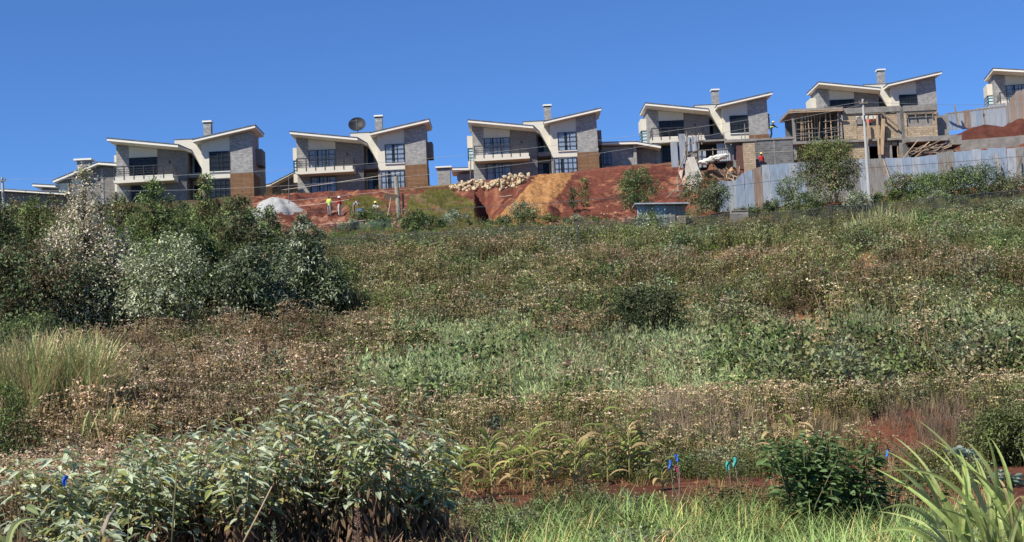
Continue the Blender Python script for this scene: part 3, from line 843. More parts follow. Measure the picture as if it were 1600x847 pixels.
heap('earth_heap', 'long dark red earth heap in front of the pale blue skyline fence', p0, 5.5, 3, 1.35, M_SOILHEAP, 4, .06)
p0 = P(1598, 214, 149)
heap('earth_heap', 'dark red earth heap rising at the right edge under the brown fence', p0, 3.4, 3, 1.9, M_SOILHEAP, 5, .08)
p0 = P(1112, 266, 133.3)
heap('earth_heap', 'reddish earth heap under the pale sacks at the tin shelter', p0, 2.1, 1.3, .75, mat_plain('brown_red_soil', (.20, .09, .05), .95, .3, 2, bump=.6), 9, .05)
p0 = P(1141, 258, 134)
heap('sand_heap', 'small orange sand heap between the tin shelter and the block pillar', p0, 1.1, 1.2, 1.15, mat_plain('orange_sand', (.42, .25, .13), .95, .15, 3, bump=.4), 6, .03)

# rubble stones ----------------------------------------------------------------
def rock_mesh(seed, s=1.0):
    bm = bmesh.new(); bmesh.ops.create_icosphere(bm, subdivisions=2, radius=1)
    q = random.Random(seed); cuts = [Vector((q.gauss(0, 1), q.gauss(0, 1), q.gauss(0, 1))).normalized() for _ in range(9)]
    for v in bm.verts:
        for c in cuts:
            d = v.co.dot(c)
            if d > .62: v.co -= c * (d - .62)
        v.co = Vector((v.co.x * 1.15, v.co.y * .85, v.co.z * .75))
    me = bpy.data.meshes.new('stone'); bm.to_mesh(me); bm.free(); return me
M_RUB = mat_plain('pale_rubble', (.48, .37, .23), .9, .2, 2, bump=.4, bscale=10)
M_RUB2 = mat_plain('orange_rubble', (.45, .27, .15), .9, .25, 2, bump=.4, bscale=10)
rocks = [rock_mesh(i) for i in range(6)]
for r_ in rocks: r_.materials.append(M_RUB)
rocks2 = [r_.copy() for r_ in rocks]
for r_ in rocks2: r_.materials.clear(); r_.materials.append(M_RUB2)
q = random.Random(8)
def stone(x, y, dz, s, label, group, ms=rocks, z=None):
    o = bpy.data.objects.new('stone', q.choice(ms)); COL.objects.link(o)
    o.location = (x, y, (float(Hgt(x, y)) if z is None else z) + dz); o.scale = [s * q.uniform(.8, 1.25) for _ in range(3)]
    o.rotation_euler = [q.uniform(0, 6.3) for _ in range(3)]
    return tag(o, label, 'stone', group)
for i in range(165):
    t = q.random(); u = 703 + 125 * t
    env = .25 + .75 * math.exp(-((u - 805) / 20) ** 2) + .35 * math.exp(-((u - 735) / 18) ** 2)
    g = ground(u, q.uniform(147, 150.5), 290)
    stone(g.x, g.y, q.random() * 1.2 * env, q.uniform(.13, .34), 'pale yellowish rubble stone in the long pile on the bank below the villas', 'rubble stones in the long pale pile')
for i in range(45):
    u = q.uniform(860, 990); g = ground(u, q.uniform(118.2, 121), 345)
    stone(g.x, g.y, .02, q.uniform(.07, .2), 'small orange stone scattered along the foot of the red bank', 'loose stones at the foot of the red bank', rocks2)
for i in range(25):
    u = q.uniform(560, 618); g = ground(u, q.uniform(119, 122.5), 335)
    stone(g.x, g.y, .02, q.uniform(.08, .22), 'pale orange stone lying below the workers terrace', 'loose stones below the workers', rocks2)
for i in range(50):
    u = q.uniform(770, 900); g = ground(u, q.uniform(121, 146), 310)
    if inpoly(np.array(u), np.array(float(UV(g)[1])), TONGUE): stone(g.x, g.y, .0, q.uniform(.06, .2), 'orange stone lying on the tipped orange earth tongue', 'stones on the orange tongue', rocks2)
for i in range(32):
    u = q.uniform(890, 1060); g = ground(u, q.uniform(122, 140), 300)
    stone(g.x, g.y, .0, q.uniform(.05, .12), 'small pale stone lying on the open red slope', 'loose stones on the red slope', rocks)

# timber pile behind the blue fence ---------------------------------------------
def sticks(n, u0, u1, v0_, v1, Y, label, group, ln=(1.5, 3.5), tilt=.3, mts=(M_WOOD, M_OLDWOOD)):
    ms = [MB().box(-.5, .5, -.5, .5, -.5, .5).build('x', m_) for m_ in mts]
    mes = [o.data for o in ms]
    for o in ms: bpy.data.objects.remove(o)
    for i in range(n):
        o = bpy.data.objects.new('timber_plank', q.choice(mes)); COL.objects.link(o)
        o.location = P(q.uniform(u0, u1), q.uniform(v0_, v1), Y + q.uniform(-.8, .8))
        o.scale = (q.uniform(*ln), q.uniform(.05, .12), q.uniform(.04, .09))
        o.rotation_euler = (q.uniform(-.3, .3), -q.gauss(.18, tilt), q.uniform(-.6, .6)); tag(o, label, 'plank', group)
sticks(34, 1420, 1485, 230, 243, 134, 'rough timber plank in the jumbled pile behind the blue iron fence', 'planks in the jumbled timber pile')
sticks(26, 1118, 1160, 266, 284, 124, 'broken timber offcut in the dark debris above the fence corner', 'offcuts in the timber debris', (.6, 1.6), 1.2)
sticks(7, 1052, 1076, 284, 308, 121, 'long pale stick fallen on the red slope below the leaning sheets', 'sticks below the leaning sheets', (1.5, 3), .5)

# tin shelter and scaffold left of the block pillar -----------------------------
Ls = Loc(1095, 262, 133)
sh = empty('tin_shelter', Ls.o, 'patchwork shelter of pale iron sheets and poles with a black opening under the villa', 'shelter')
def lsheet(L_, u0, u1, v0_, v1, mt, y, parent=None, ry=0, rz=0, name='sheet'):
    x0, z1 = L_(u0, (v0_)); x0, z0 = L_(u0, v1); x1, _ = L_(u1, v1)
    o = sheet_mesh(x1 - x0, z1 - z0, z1 - z0).build(name, mt, parent); o.location = (x0, y, z0); o.rotation_euler = (0, ry, rz); return o
lsheet(Ls, 1073, 1092, 213, 236, M_IRON_P, 0, sh); lsheet(Ls, 1092, 1104, 236, 262, M_IRON_P, -.1, sh); lsheet(Ls, 1078, 1090, 240, 262, M_IRON_G, -.15, sh)
lsheet(Ls, 1122, 1146, 223, 252, M_IRON_P, .2, sh); lsheet(Ls, 1146, 1152, 222, 262, M_IRON_P, .1, sh)
m = MB(); lbox(Ls, m, 1074, 1152, 221, 262, 1.4, 1.6); m.build('dark_backing', M_ROOM, sh)  # near-black sheet, paints the darkness inside the shelter
m = MB(); lbox(Ls, m, 1090, 1136, 218, 221, -.3, 1.4); m.build('roof_sheet', M_IRON_G, sh)
for a, b in (((1074, 262), (1072, 205)), ((1092, 258), (1091, 208)), ((1096, 226), (1095, 208)), ((1114, 262), (1113, 232)), ((1135, 240), (1131, 208)), ((1145, 262), (1145, 233)), ((1083, 225), (1082, 210))):
    m = MB(); lbar(Ls, m, a, b, .09, -.4); m.build('pole', M_OLDWOOD, sh)
for a, b in (((1068, 228), (1100, 219)), ((1092, 236), (1150, 232)), ((1070, 245), (1092, 233)), ((1112, 256), (1152, 252))):
    m = MB(); lbar(Ls, m, a, b, .06, -.47); m.build('rail', M_OLDWOOD, sh)
# sacks
bm = bmesh.new(); bmesh.ops.create_icosphere(bm, subdivisions=3, radius=1)
for v in bm.verts:
    v.co = Vector((math.copysign(abs(v.co.x) ** .7, v.co.x) * .5, v.co.y * .3, math.copysign(abs(v.co.z) ** .8, v.co.z) * .17 + .03 * math.sin(v.co.x * 9)))
sme = bpy.data.meshes.new('sack'); bm.to_mesh(sme); bm.free(); sme.materials.append(mat_plain('pale_sacking', (.62, .60, .52), .9, .1, 5))
for i in range(11):
    o = bpy.data.objects.new('sack', sme); COL.objects.link(o)
    o.location = P(1099 + i * 3.2, 254.5 - 1.0 * i - (i % 3) * 1.2, 132.2); o.rotation_euler = (0, q.uniform(-.2, .3), q.uniform(-.4, .4))
    tag(o, 'pale sack slumped in the heap at the mouth of the tin shelter', 'sack', 'sacks heaped at the tin shelter')
# standing and leaning sheets at the left end of the site
Lq = Loc(1060, 262, 129)
o = lsheet(Lq, 1061.5, 1072, 208, 262, M_IRON_P, 0, name='iron_sheet', ry=R(2)); o.location += Lq.o
tag(o, 'tall pale iron sheet standing upright beside the left end of the tin shelter', 'iron sheet')
o = lsheet(Lq, 1049, 1060, 222, 262, M_IRON_P, -.2, name='iron_sheet'); o.location += Lq.o
tag(o, 'short whitish iron sheet standing left of the tall upright sheet', 'iron sheet')
for i, (a, b, mt, lb) in enumerate([((1070, 250), (1083, 290), M_IRON_G, 'leftmost'), ((1066, 256), (1080, 298), M_IRON_G, 'lower middle'), ((1059, 266), (1070, 297), M_IRON_R, 'lowest'), ((1073, 246), (1088, 284), M_IRON_G, 'uppermost')]):
    Y = 125 - i * .3; pa, pb = P(*a, Y), P(*b, Y - .8); ln = (pb - pa).length
    o = sheet_mesh(.75, ln, ln, n=6, amp=.03).build('iron_sheet', mt)
    zz = (pa - pb).normalized(); xx = Vector((1, .5, .35)); yy = zz.cross(xx).normalized(); xx = yy.cross(zz)
    o.matrix_world = Matrix.Translation(pb) @ Matrix((xx, yy, zz)).transposed().to_4x4()
    tag(o, lb + ' of the ridged iron sheets slumped down the red slope', 'iron sheet', 'slumped iron sheets')
pt = [P(1060, 300, 123), P(1058, 280, 123.5), P(1062, 262, 124), P(1069, 245, 125), P(1071, 232, 126)]
tag(MB().tube(pt, [.07, .08, .08, .07, .05], 7).build('bent_pole', M_OLDWOOD), 'bent weathered pole arching over the slumped iron sheets', 'pole')

# tin shed ----------------------------------------------------------------------
Lh = Loc(997, 356, 112)
sd = empty('tin_shed', Lh.o, 'small low tin shed with a flat whitish roof under a bushy tree', 'shed')
for i, (a, b, mt) in enumerate([(997, 1010, M_IRON_P), (1010, 1026, M_IRON_G), (1026, 1042, M_IRON_B), (1042, 1058, M_IRON_G)]):
    lsheet(Lh, a, b, 321, 362, mt, 0, sd)
m = MB(); x0, z0 = Lh(1058, 362); x1, z1 = Lh(1071, 320); m.box(x0 + .02, x1, .05, 2.5, z0 - .3, z1); m.build('side_wall', M_OLDWOOD, sd)
m = MB(); x0, z0 = Lh(991, 319.5); x1, z1 = Lh(1076, 313); m.prism([(x0, z0 - .02), (x1, z1 - .30), (x1, z1 - .20), (x0, z0 + .08)], -.5, 2.8); m.build('roof_sheet', M_IRON_P, sd)
tr_ = Loc(1144, 342, 113)
tk = empty('concrete_trough', tr_.o, 'small open concrete trough below the rusty sheet of the iron fence', 'trough')
m = MB(); x1, z1 = tr_(1169, 329); x0 = 0; m.box(0, x1, 0, .1, -.4, z1); m.box(0, x1, .9, 1.0, -.4, z1 + .15); m.box(0, .1, .1, .9, -.4, z1); m.box(x1 - .1, x1, .1, .9, -.4, z1); m.build('basin', M_CONC, tk)
m = MB(); m.box(-.05, x1 + .05, -.06, .02, z1, z1 + .07); m.build('rim_board', M_OLDWOOD, tk)

# poles and cables ---------------------------------------------------------------
def power_pole(u, vt, vb, Y, label, lean=0, mt=None):
    b = P(u[1], vb, Y); t = P(u[0], vt, Y); root = empty('power_pole', b, label, 'pole', 'power poles')
    d = t - b; h = d.length; dn = d.normalized()
    MB().tube([dn * -1.0, dn * h * .5, dn * h], [.15, .125, .10], 12).build('shaft', mt, root, smooth=False)
    m = MB(); m.bar(dn * (h - .35) + Vector((-.35, -.12, 0)), dn * (h - .35) + Vector((.35, -.12, 0)), .09); m.build('cross_arm', M_OLDWOOD, root)
    for k in (-.3, 0, .3): MB().lathe([(.03, 0), (.05, .03), (.03, .07), (.05, .11), (.02, .15)], 8, dn * (h - .28) + Vector((k, -.12, 0))).build('insulator', M_CONC_D, root)
    for k in (1.6,): MB().bar(dn * (h - k) + Vector((0, -.1, .25)), dn * (h - k) + Vector((0, -.13, -.2)), .06).build('bracket', M_FRAME, root)
    return root, b, dn, h
M_POLE = mat_plain('grey_pole_wood', (.38, .38, .37), .85, .18, 5, streak=.15)
pr, pb_, pd_, ph_ = power_pole((1348, 1360), 155, 330, 113, 'tall grey power pole in front of the unfinished house, leaning slightly left', mt=M_POLE)
pl, plb, pld, plh = power_pole((3.5, 8), 277, 360, 125, 'pale power pole at the left edge above the trees', mt=M_POLE)
def cable(a, b, sag, label, r_=.013, n=24):
    pts = [a.lerp(b, i / n) - Vector((0, 0, sag * 4 * (i / n) * (1 - i / n))) for i in range(n + 1)]
    return tag(MB().tube(pts, r_, 5, False).build('power_cable', M_CABLE), label, 'cable', 'overhead cables')
M_CABLE = mat_plain('aluminium_cable', (.30, .30, .30), .5, .05)
R1 = pb_ + pd_ * (ph_ - .2); L1 = plb + pld * (plh - .2)
cable(L1, R1, 1.5, 'topmost overhead cable running from pole to pole across the villas')
cable(L1 - Vector((0, 0, .9)), R1 - Vector((0, 0, .25)), 2.3, 'lower of the two overhead cables crossing the villa balconies')
cable(P(300, 330, 118), R1 - pd_ * 5.4, 1.2, 'low dark cable passing in front of the red bank and the iron fence', .02).data.materials[0] = M_WIRE
cable(R1 - pd_ * 5.4, P(1680, 236, 116), .1, 'low dark cable crossing the right iron fence towards the right edge', .02).data.materials[0] = M_WIRE
cable(R1, P(1750, 150, 130), .5, 'thin overhead cable leaving the tall grey pole towards the right edge')
cable(R1 - pd_ * 1.6, P(1225, 214, 139), .2, 'thin service cable from the tall grey pole to the propped concrete floor', .015)

# stakes, strings and odd timber on the workers' terrace --------------------------
def post(name, a, b, Y, w, mt, label, cat='post'):
    pa, pb = P(*a, Y), P(*b, Y); pts = [pb, pb.lerp(pa, .5) + Vector((.02, 0, 0)), pa]
    o = MB().tube([p - pb for p in pts], [w / 2, w * .47, w * .42], 8).build(name, mt); o.location = pb; return tag(o, label, cat)
post('tree_stump', (618.5, 276), (623, 342), 118.5, .42, mat_plain('grey_stump', (.30, .27, .20), .95, .35, 3, bump=.8), 'thick grey dead tree stump standing on the bank right of the workers', 'tree stump')
post('old_post', (629.5, 303), (630.5, 334), 119, .16, M_OLDWOOD, 'dark weathered post just right of the thick grey stump')
post('slim_post', (451, 275), (451.5, 318), 124, .09, M_CONC_D, 'slim grey post rising beside the gravel heap')
post('slim_post', (735.5, 243), (735, 280), 150, .1, M_CONC_D, 'slim dark post at the left corner of the villa behind the rubble')
post('plank_prop', (611, 309), (606, 337), 118, .11, M_WOOD, 'pale plank propped diagonally against the orange board', 'plank')
o = MB().box(-.55, .55, -.03, .03, -.3, .3).build('orange_board', mat_plain('orange_ply', (.50, .33, .20), .85, .25, 3)); o.location = P(611, 307.5, 118.3); o.rotation_euler = (.5, .2, .1)
tag(o, 'ragged orange board leaning by the grey stump', 'board')
for a, b, Y1, Y2, lb in (((451, 314), (712, 287), 123, 140, 'taut pale string from the gravel heap towards the rubble pile'), ((461, 323), (545, 312), 121, 121, 'pale string along the edge of the workers terrace'), ((498, 351), (580, 343), 118, 118.5, 'low pale string near the green netting'), ((440, 297), (625, 270), 122, 122, 'sloping pale cable in front of the satellite dish villa'), ((780, 307), (800, 305), 122, 122, 'short pale string on the orange earth tongue')):
    tag(MB().tube([P(*a, Y1), P((a[0] + b[0]) / 2, (a[1] + b[1]) / 2 + .8, (Y1 + Y2) / 2), P(*b, Y2)], .022, 5).build('string_line', mat_plain('pale_string', (.6, .5, .4), .8)), lb, 'string')

# nettings -------------------------------------------------------------------------
def net_mat(name, col, dens, cell=.12):
    m, ns, ls, b = mat(name); b.inputs['Base Color'].default_value = (*col, 1); b.inputs['Roughness'].default_value = .8
    tc = N(ns, 'TexCoord'); no = N(ns, 'TexNoise'); no.inputs['Scale'].default_value = 1.3; no.inputs['Detail'].default_value = 3
    ls.new(tc.outputs['Object'], no.inputs[0])
    mr = N(ns, 'MapRange'); mr.inputs['From Min'].default_value = .3; mr.inputs['From Max'].default_value = .7; mr.inputs['To Min'].default_value = dens - .12; mr.inputs['To Max'].default_value = dens + .12
    ls.new(no.outputs[0], mr.inputs[0])
    t = N(ns, 'BsdfTransparent'); mx = N(ns, 'MixShader'); out = [n for n in ns if n.type == 'OUTPUT_MATERIAL'][0]
    ls.new(mr.outputs[0], mx.inputs[0]); ls.new(t.outputs[0], mx.inputs[1]); ls.new(b.outputs[0], mx.inputs[2]); ls.new(mx.outputs[0], out.inputs[0])
    return m
def net_fence(name, label, pts, h, mt, pw=.08, sag=.1, rails=True, cat='fence'):
    """pts: (u, Y); posts at each, net between with a sagging top"""
    g = [ground(u, Y) for u, Y in pts]; root = empty(name, g[0], label, cat)
    vs = []; fs = []; k = 0; A = g[0]; tops = []
    for a, b in zip(g[:-1], g[1:]):
        n = 14
        for i in range(n + 1):
            t = i / n; p = a.lerp(b, t); p.z = float(Hgt(p.x, p.y)); zt = a.z * (1 - t) + b.z * t + h - sag * 4 * t * (1 - t) * (1 + .3 * math.sin(i * 2.1 + a.x))
            yy = .012 * math.sin(i * 1.7)
            vs += [(p.x - A.x, p.y - A.y + yy, p.z - A.z - .1), (p.x - A.x, p.y - A.y + yy * 2, zt - A.z)]; tops.append(Vector(vs[-1]))
        fs += [(k + 2 * i, k + 2 * i + 2, k + 2 * i + 3, k + 2 * i + 1) for i in range(n)]; k = len(vs)
    m = MB(); m.add(vs, fs); m.build('net', mt, root)
    MB().tube(tops, .02, 4).build('top_wire', M_WIRE, root)
    if rails: MB().tube([t - Vector((0, .02, h * .45)) for t in tops], .018, 4).build('middle_wire', M_WIRE, root)
    for p in g:
        r_ = q.uniform(-.04, .04); MB().bar(p - A - Vector((0, 0, .3)), p - A + Vector((r_, 0, h + .15)), pw).build('post', M_POSTN, root)
    return root
M_POSTN = mat_plain('dark_post', (.055, .05, .045), .9, .2)
M_NETD = net_mat('dark_netting', (.03, .032, .036), .34)
M_NETG = net_mat('green_netting', (.06, .17, .10), .42)
net_fence('net_fence', 'long dark netting fence climbing to the right across the upper field', [(905, 100), (980, 100.3), (1057, 101), (1135, 101), (1218, 101.5), (1300, 102), (1380, 103), (1462, 104), (1540, 105), (1625, 106)], 1.75, M_NETD)
net_fence('net_fence', 'faint dark netting fence running left from the corner in the middle of the field', [(500, 95), (575, 96), (650, 97.5), (730, 98), (815, 99), (903, 99.8)], 1.35, M_NETD)
net_fence('net_fence', 'short dark netting return at the corner of the field fence', [(902, 99.5), (906, 91)], 1.6, M_NETD)
net_fence('green_net_fence', 'sagging green shade net along the foot of the left red bank', [(492, 113.5), (525, 115), (560, 116.5), (600, 117), (640, 117.6), (672, 117.4)], .95, M_NETG, .06, .12, False)

# workers ----------------------------------------------------------------------------
M_SKIN = mat_plain('brown_skin', (.09, .045, .028), .6, .1)
def cloth(n_, c): return mat_plain(n_, c, .9, .1, 4)
def person(label, loc, pose, cols, rz=0, hat=None, hs=1.72):
    """pose: joint positions in metres (x right, y forward, z up) for a 1.72 m figure"""
    J = dict(pelvis=(0, 0, .95), chest=(0, 0, 1.32), neck=(0, 0, 1.46), head=(0, .02, 1.60), top=(0, .01, 1.69),
             shl=(-.18, 0, 1.40), ell=(-.24, -.02, 1.12), hal=(-.25, .10, .88), fl=(-.25, .12, .80),
             shr=(.18, 0, 1.40), elr=(.24, -.02, 1.12), har=(.25, .10, .88), fr=(.25, .12, .80),
             hpl=(-.10, 0, .90), knl=(-.11, .02, .48), anl=(-.12, -.02, .08), tol=(-.13, .14, .03),
             hpr=(.10, 0, .90), knr=(.11, .02, .48), anr=(.12, -.02, .08), tor=(.13, .14, .03))
    J.update(pose)
    Rr = dict(pelvis=.15, chest=.155, neck=.06, head=.095, top=.07, shl=.07, ell=.05, hal=.035, fl=.03, shr=.07, elr=.05, har=.035, fr=.03,
              hpl=.10, knl=.07, anl=.05, tol=.04, hpr=.10, knr=.07, anr=.05, tor=.04)
    E = [('pelvis', 'chest', 1), ('chest', 'neck', 1), ('neck', 'head', 0), ('head', 'top', 0), ('chest', 'shl', 1), ('shl', 'ell', 1), ('ell', 'hal', 0), ('hal', 'fl', 0),
         ('chest', 'shr', 1), ('shr', 'elr', 1), ('elr', 'har', 0), ('har', 'fr', 0), ('pelvis', 'hpl', 2), ('hpl', 'knl', 2), ('knl', 'anl', 2), ('anl', 'tol', 3),
         ('pelvis', 'hpr', 2), ('hpr', 'knr', 2), ('knr', 'anr', 2), ('anr', 'tor', 3)]
    ks = list(J); me = bpy.data.meshes.new('person')
    me.from_pydata([J[k] for k in ks], [(ks.index(a), ks.index(b)) for a, b, _ in E], [])
    o = bpy.data.objects.new('person', me); COL.objects.link(o)
    sk = o.modifiers.new('skin', 'SKIN'); sk.use_smooth_shade = True
    for i, k in enumerate(ks):
        me.skin_vertices[0].data[i].radius = (Rr[k] * (1.15 if k in ('pelvis', 'chest') else 1), Rr[k] * (.8 if k in ('pelvis', 'chest') else 1)); me.skin_vertices[0].data[i].use_root = (k == 'pelvis')
    ss_ = o.modifiers.new('sub', 'SUBSURF'); ss_.levels = ss_.render_levels = 1
    dg = bpy.context.evaluated_depsgraph_get(); ev = o.evaluated_get(dg)
    nm = bpy.data.meshes.new_from_object(ev); o.modifiers.clear(); o.data = nm
    nm.materials.clear()
    for m_ in (M_SKIN, cols[0], cols[1], M_FRAME): nm.materials.append(m_)
    seg = [(Vector(J[a]), Vector(J[b]), k) for a, b, k in E]
    for f in nm.polygons:
        c = f.center; best = (9, 0)
        for a, b, k in seg:
            d = b - a; t = max(0, min(1, (c - a).dot(d) / d.length_squared)); best = min(best, ((a + d * t - c).length, k))
        f.material_index = best[1]; f.use_smooth = True
    o.location = loc; o.rotation_euler.z = rz; k = hs / 1.72; o.scale = (k, k, k)
    h = Vector(J['head']); tdir = (Vector(J['top']) - h).normalized()
    if hat:
        m = MB().lathe([(.155, 0), (.15, .012), (.118, .02), (.115, .07), (.09, .115), (.045, .14), (.005, .145)], 14)
        ho = m.build('hard_hat', hat, o, smooth=True); ho.location = h + tdir * .035; ho.rotation_euler = tdir.to_track_quat('Z', 'Y').to_euler()
    return tag(o, label, 'person')
W_HAT = mat_plain('white_hat', (.8, .8, .78), .4, .03); Y_HAT = mat_plain('yellow_hat', (.75, .6, .2), .4, .05)
HV = mat_plain('hi_vis_yellow', (.55, .75, .12), .8, .08); GREY = cloth('grey_cloth', (.22, .22, .24)); RED_ = cloth('red_cloth', (.55, .03, .03))
PALE = cloth('pale_cloth', (.50, .47, .42)); LG = cloth('light_grey_cloth', (.36, .38, .42)); BRN = cloth('khaki_cloth', (.20, .15, .09)); DK = cloth('dark_cloth', (.03, .03, .04))
def stand(u, v, Y): p = P(u, v, Y); g = ground(u, Y, v); return g
person('person standing in a bright yellow-green top and grey trousers on the red terrace', stand(515, 316, 123), dict(elr=(.26, .05, 1.14), har=(.12, .24, 1.05), fr=(.06, .30, 1.03)), (HV, GREY), R(150))
person('person in a red coat and white hard hat standing beside the yellow-green one', stand(531, 314, 123), dict(ell=(-.22, .1, 1.14), hal=(-.08, .25, 1.2), fl=(-.03, .28, 1.22)), (RED_, PALE), R(60), W_HAT)
person('person in a grey shirt and khaki trousers bending over the blue barrel', stand(553, 312, 123.2), dict(chest=(0, .22, 1.22), neck=(0, .34, 1.30), head=(0, .45, 1.34), top=(0, .53, 1.38), shl=(-.18, .28, 1.24), ell=(-.22, .42, 1.0), hal=(-.2, .6, .86), fl=(-.2, .66, .82),
       shr=(.18, .28, 1.24), elr=(.22, .42, 1.0), har=(.2, .6, .86), fr=(.2, .66, .82)), (LG, BRN), R(-95))
person('person in a pale top and yellowish hat crouching behind the dark heap', stand(588, 308, 124), dict(pelvis=(0, -.1, .38), chest=(0, .08, .72), neck=(0, .14, .86), head=(0, .18, 1.0), top=(0, .19, 1.09), shl=(-.18, .1, .80), ell=(-.26, .2, .56), hal=(-.2, .4, .5), fl=(-.2, .46, .48),
       shr=(.18, .1, .8), elr=(.26, .2, .56), har=(.2, .4, .5), fr=(.2, .46, .48), hpl=(-.1, -.08, .36), knl=(-.16, .32, .46), anl=(-.14, .05, .08), tol=(-.15, .2, .03), hpr=(.1, -.08, .36), knr=(.16, .32, .46), anr=(.14, .05, .08), tor=(.15, .2, .03)), (PALE, BRN), R(170), Y_HAT)
pw_ = P(1206, 216.4, 134)
person('person in dark clothes and pale helmet working on top of the dark grey wall', pw_ + Vector((0, .1, 0)), dict(chest=(0, .14, 1.26), neck=(0, .2, 1.38), head=(0, .25, 1.50), top=(0, .27, 1.59), shl=(-.18, .16, 1.32), ell=(-.2, .4, 1.2), hal=(-.14, .62, 1.1), fl=(-.12, .68, 1.08),
       shr=(.18, .16, 1.32), elr=(.2, .38, 1.12), har=(.14, .6, 1.0), fr=(.12, .66, .98), knl=(-.12, .1, .5), knr=(.12, -.04, .48), anr=(.12, -.2, .1), tor=(.12, -.05, .04)), (DK, DK), R(-80), Y_HAT, 1.75)
m = MB(); 
pe = bpy.data.objects['person.004']
MB().lathe([(.20, 0), (.205, .08)], 12, (0, .1, 1.06)).build('vest_band', HV, pe)
person('person in red top and pale helmet in front of the dark grey block wall', P(1191, 268, 130), dict(), (RED_, DK), R(200), Y_HAT)
person('person in red sitting in the upper window opening of the unfinished house', P(1357, 196, 141.5), dict(pelvis=(0, -.05, .12), chest=(0, 0, .5), neck=(0, 0, .64), head=(0, .02, .78), top=(0, .02, .87), shl=(-.18, 0, .58), ell=(-.24, .05, .3), hal=(-.2, .22, .16), fl=(-.2, .28, .14), shr=(.18, 0, .58), elr=(.24, .05, .3), har=(.2, .22, .16), fr=(.2, .28, .14),
       hpl=(-.1, 0, .1), knl=(-.12, .42, .12), anl=(-.12, .45, -.3), tol=(-.12, .56, -.34), hpr=(.1, 0, .1), knr=(.12, .42, .12), anr=(.12, .45, -.3), tor=(.12, .56, -.34)), (RED_, DK), R(180))
g = ground(564, 122.6); br_ = empty('barrel', g, 'bright blue plastic barrel in front of the bending worker', 'barrel')
MB().lathe([(.0, 0), (.27, 0), (.30, .06), (.31, .28), (.32, .30), (.31, .32), (.31, .55), (.32, .57), (.31, .6), (.29, .84), (.26, .88)], 18).build('drum', mat_plain('blue_plastic', (.03, .12, .50), .4, .05), br_, smooth=True)
MB().lathe([(.27, .88), (.27, .92), (.02, .925)], 18).build('lid', mat_plain('dark_blue_plastic', (.02, .06, .28), .4), br_)
g = ground(592, 122); heap('dark_heap', 'low dark grey heap of mortar in front of the crouching worker', g, 1.0, .6, .75, mat_plain('dark_mortar', (.06, .06, .065), .9, .3, 4, bump=.4), 7, .05)
# rags on sticks in the vegetable plot
def rag(u, v, Y, col, label, stick=True, s=.16):
    p = P(u, v, Y); g = ground(u, Y, v); root = empty('marker_rag', g, label, 'rag', 'coloured rags on sticks in the plot')
    h = p.z - g.z
    if stick: MB().tube([(0, 0, -.1), (.03, 0, h * .5), (0, 0, h)], [.007, .006, .005], 6).build('stick', M_OLDWOOD, root)
    vs = []; fs = []; seed_ = u * .37
    for i in range(6):
        for j in range(7):
            x = (i / 5 - .5) * s * (1 - .35 * j / 6); z = h + .03 - j / 6 * s * 1.6
            vs.append((x * .8 + .12 * s * math.sin(j * .9 + seed_), s * .16 * math.sin(i * 1.2 + j * .7 + seed_), z + s * .12 * math.sin(i * 1.1 + seed_ * 3)))
    for i in range(5):
        for j in range(6): a = i * 7 + j; fs.append((a, a + 7, a + 8, a + 1))
    o = MB().add(vs, fs).build('cloth', mat_plain('rag', col, .7, .1, 8), root); sm = o.modifiers.new('thick', 'SOLIDIFY'); sm.thickness = .006
rag(1050, 722, 23, (.03, .12, .38), 'blue rag on a stick beside the magenta rag', s=.08); rag(1061, 713, 23.4, (.02, .14, .6), 'small blue rag just behind the magenta one', s=.07); rag(1060, 731, 23, (.35, .02, .12), 'tiny magenta rag between two blue rags', s=.06)
rag(1142, 724, 21, (.05, .34, .29), 'teal rag on a stick, left one of the teal pair', s=.08); rag(1153, 718, 21, (.06, .36, .30), 'teal rag on a stick, right one of the teal pair', s=.08)
rag(1389, 706, 25, (.03, .16, .55), 'single blue rag right of the round leafy bush', s=.07); rag(106, 748, 14.2, (.03, .12, .50), 'blue scrap caught among the pale leaves at lower left', stick=False, s=.06)

# ------------------------------------------------------------------ vegetation tools
def unit(a): return a / np.maximum(np.linalg.norm(a, axis=-1, keepdims=True), 1e-9)
def rnd_dir(n, r=rng): return unit(r.normal(size=(n, 3)))
def leafq(Pp, D, Nn, L, W, fold=.25, wide=.42):
    """one four-cornered leaf each: base, side, tip, side"""
    D = unit(D); S_ = unit(np.cross(D, Nn)); Nn = np.cross(S_, D)
    L = np.broadcast_to(L, len(Pp))[:, None]; W = np.broadcast_to(W, len(Pp))[:, None]
    m = Pp + D * L * wide + Nn * W * fold
    return np.stack([Pp, m + S_ * W / 2, Pp + D * L - np.array([0, 0, 1]) * L * .12, m - S_ * W / 2], 1)
def stripq(C, S_, Wd):
    """ribbons: C (n,k,3) centre line, S_ (n,3) side vector, Wd (n,k) widths -> quads (n*(k-1),4,3)"""
    a = C + S_[:, None] * Wd[..., None] / 2; b = C - S_[:, None] * Wd[..., None] / 2
    q_ = np.stack([a[:, :-1], b[:, :-1], b[:, 1:], a[:, 1:]], 2)
    return q_.reshape(-1, 4, 3)
def vfold(C, S_, Wd, Nn, f=.25):
    """creased ribbons, two halves"""
    mid = C - Nn[:, None] * (Wd[..., None] * f)
    a = C + S_[:, None] * Wd[..., None] / 2; b = C - S_[:, None] * Wd[..., None] / 2
    q1 = np.stack([a[:, :-1], mid[:, :-1], mid[:, 1:], a[:, 1:]], 2); q2 = np.stack([mid[:, :-1], b[:, :-1], b[:, 1:], mid[:, 1:]], 2)
    return np.concatenate([q1.reshape(-1, 4, 3), q2.reshape(-1, 4, 3)])
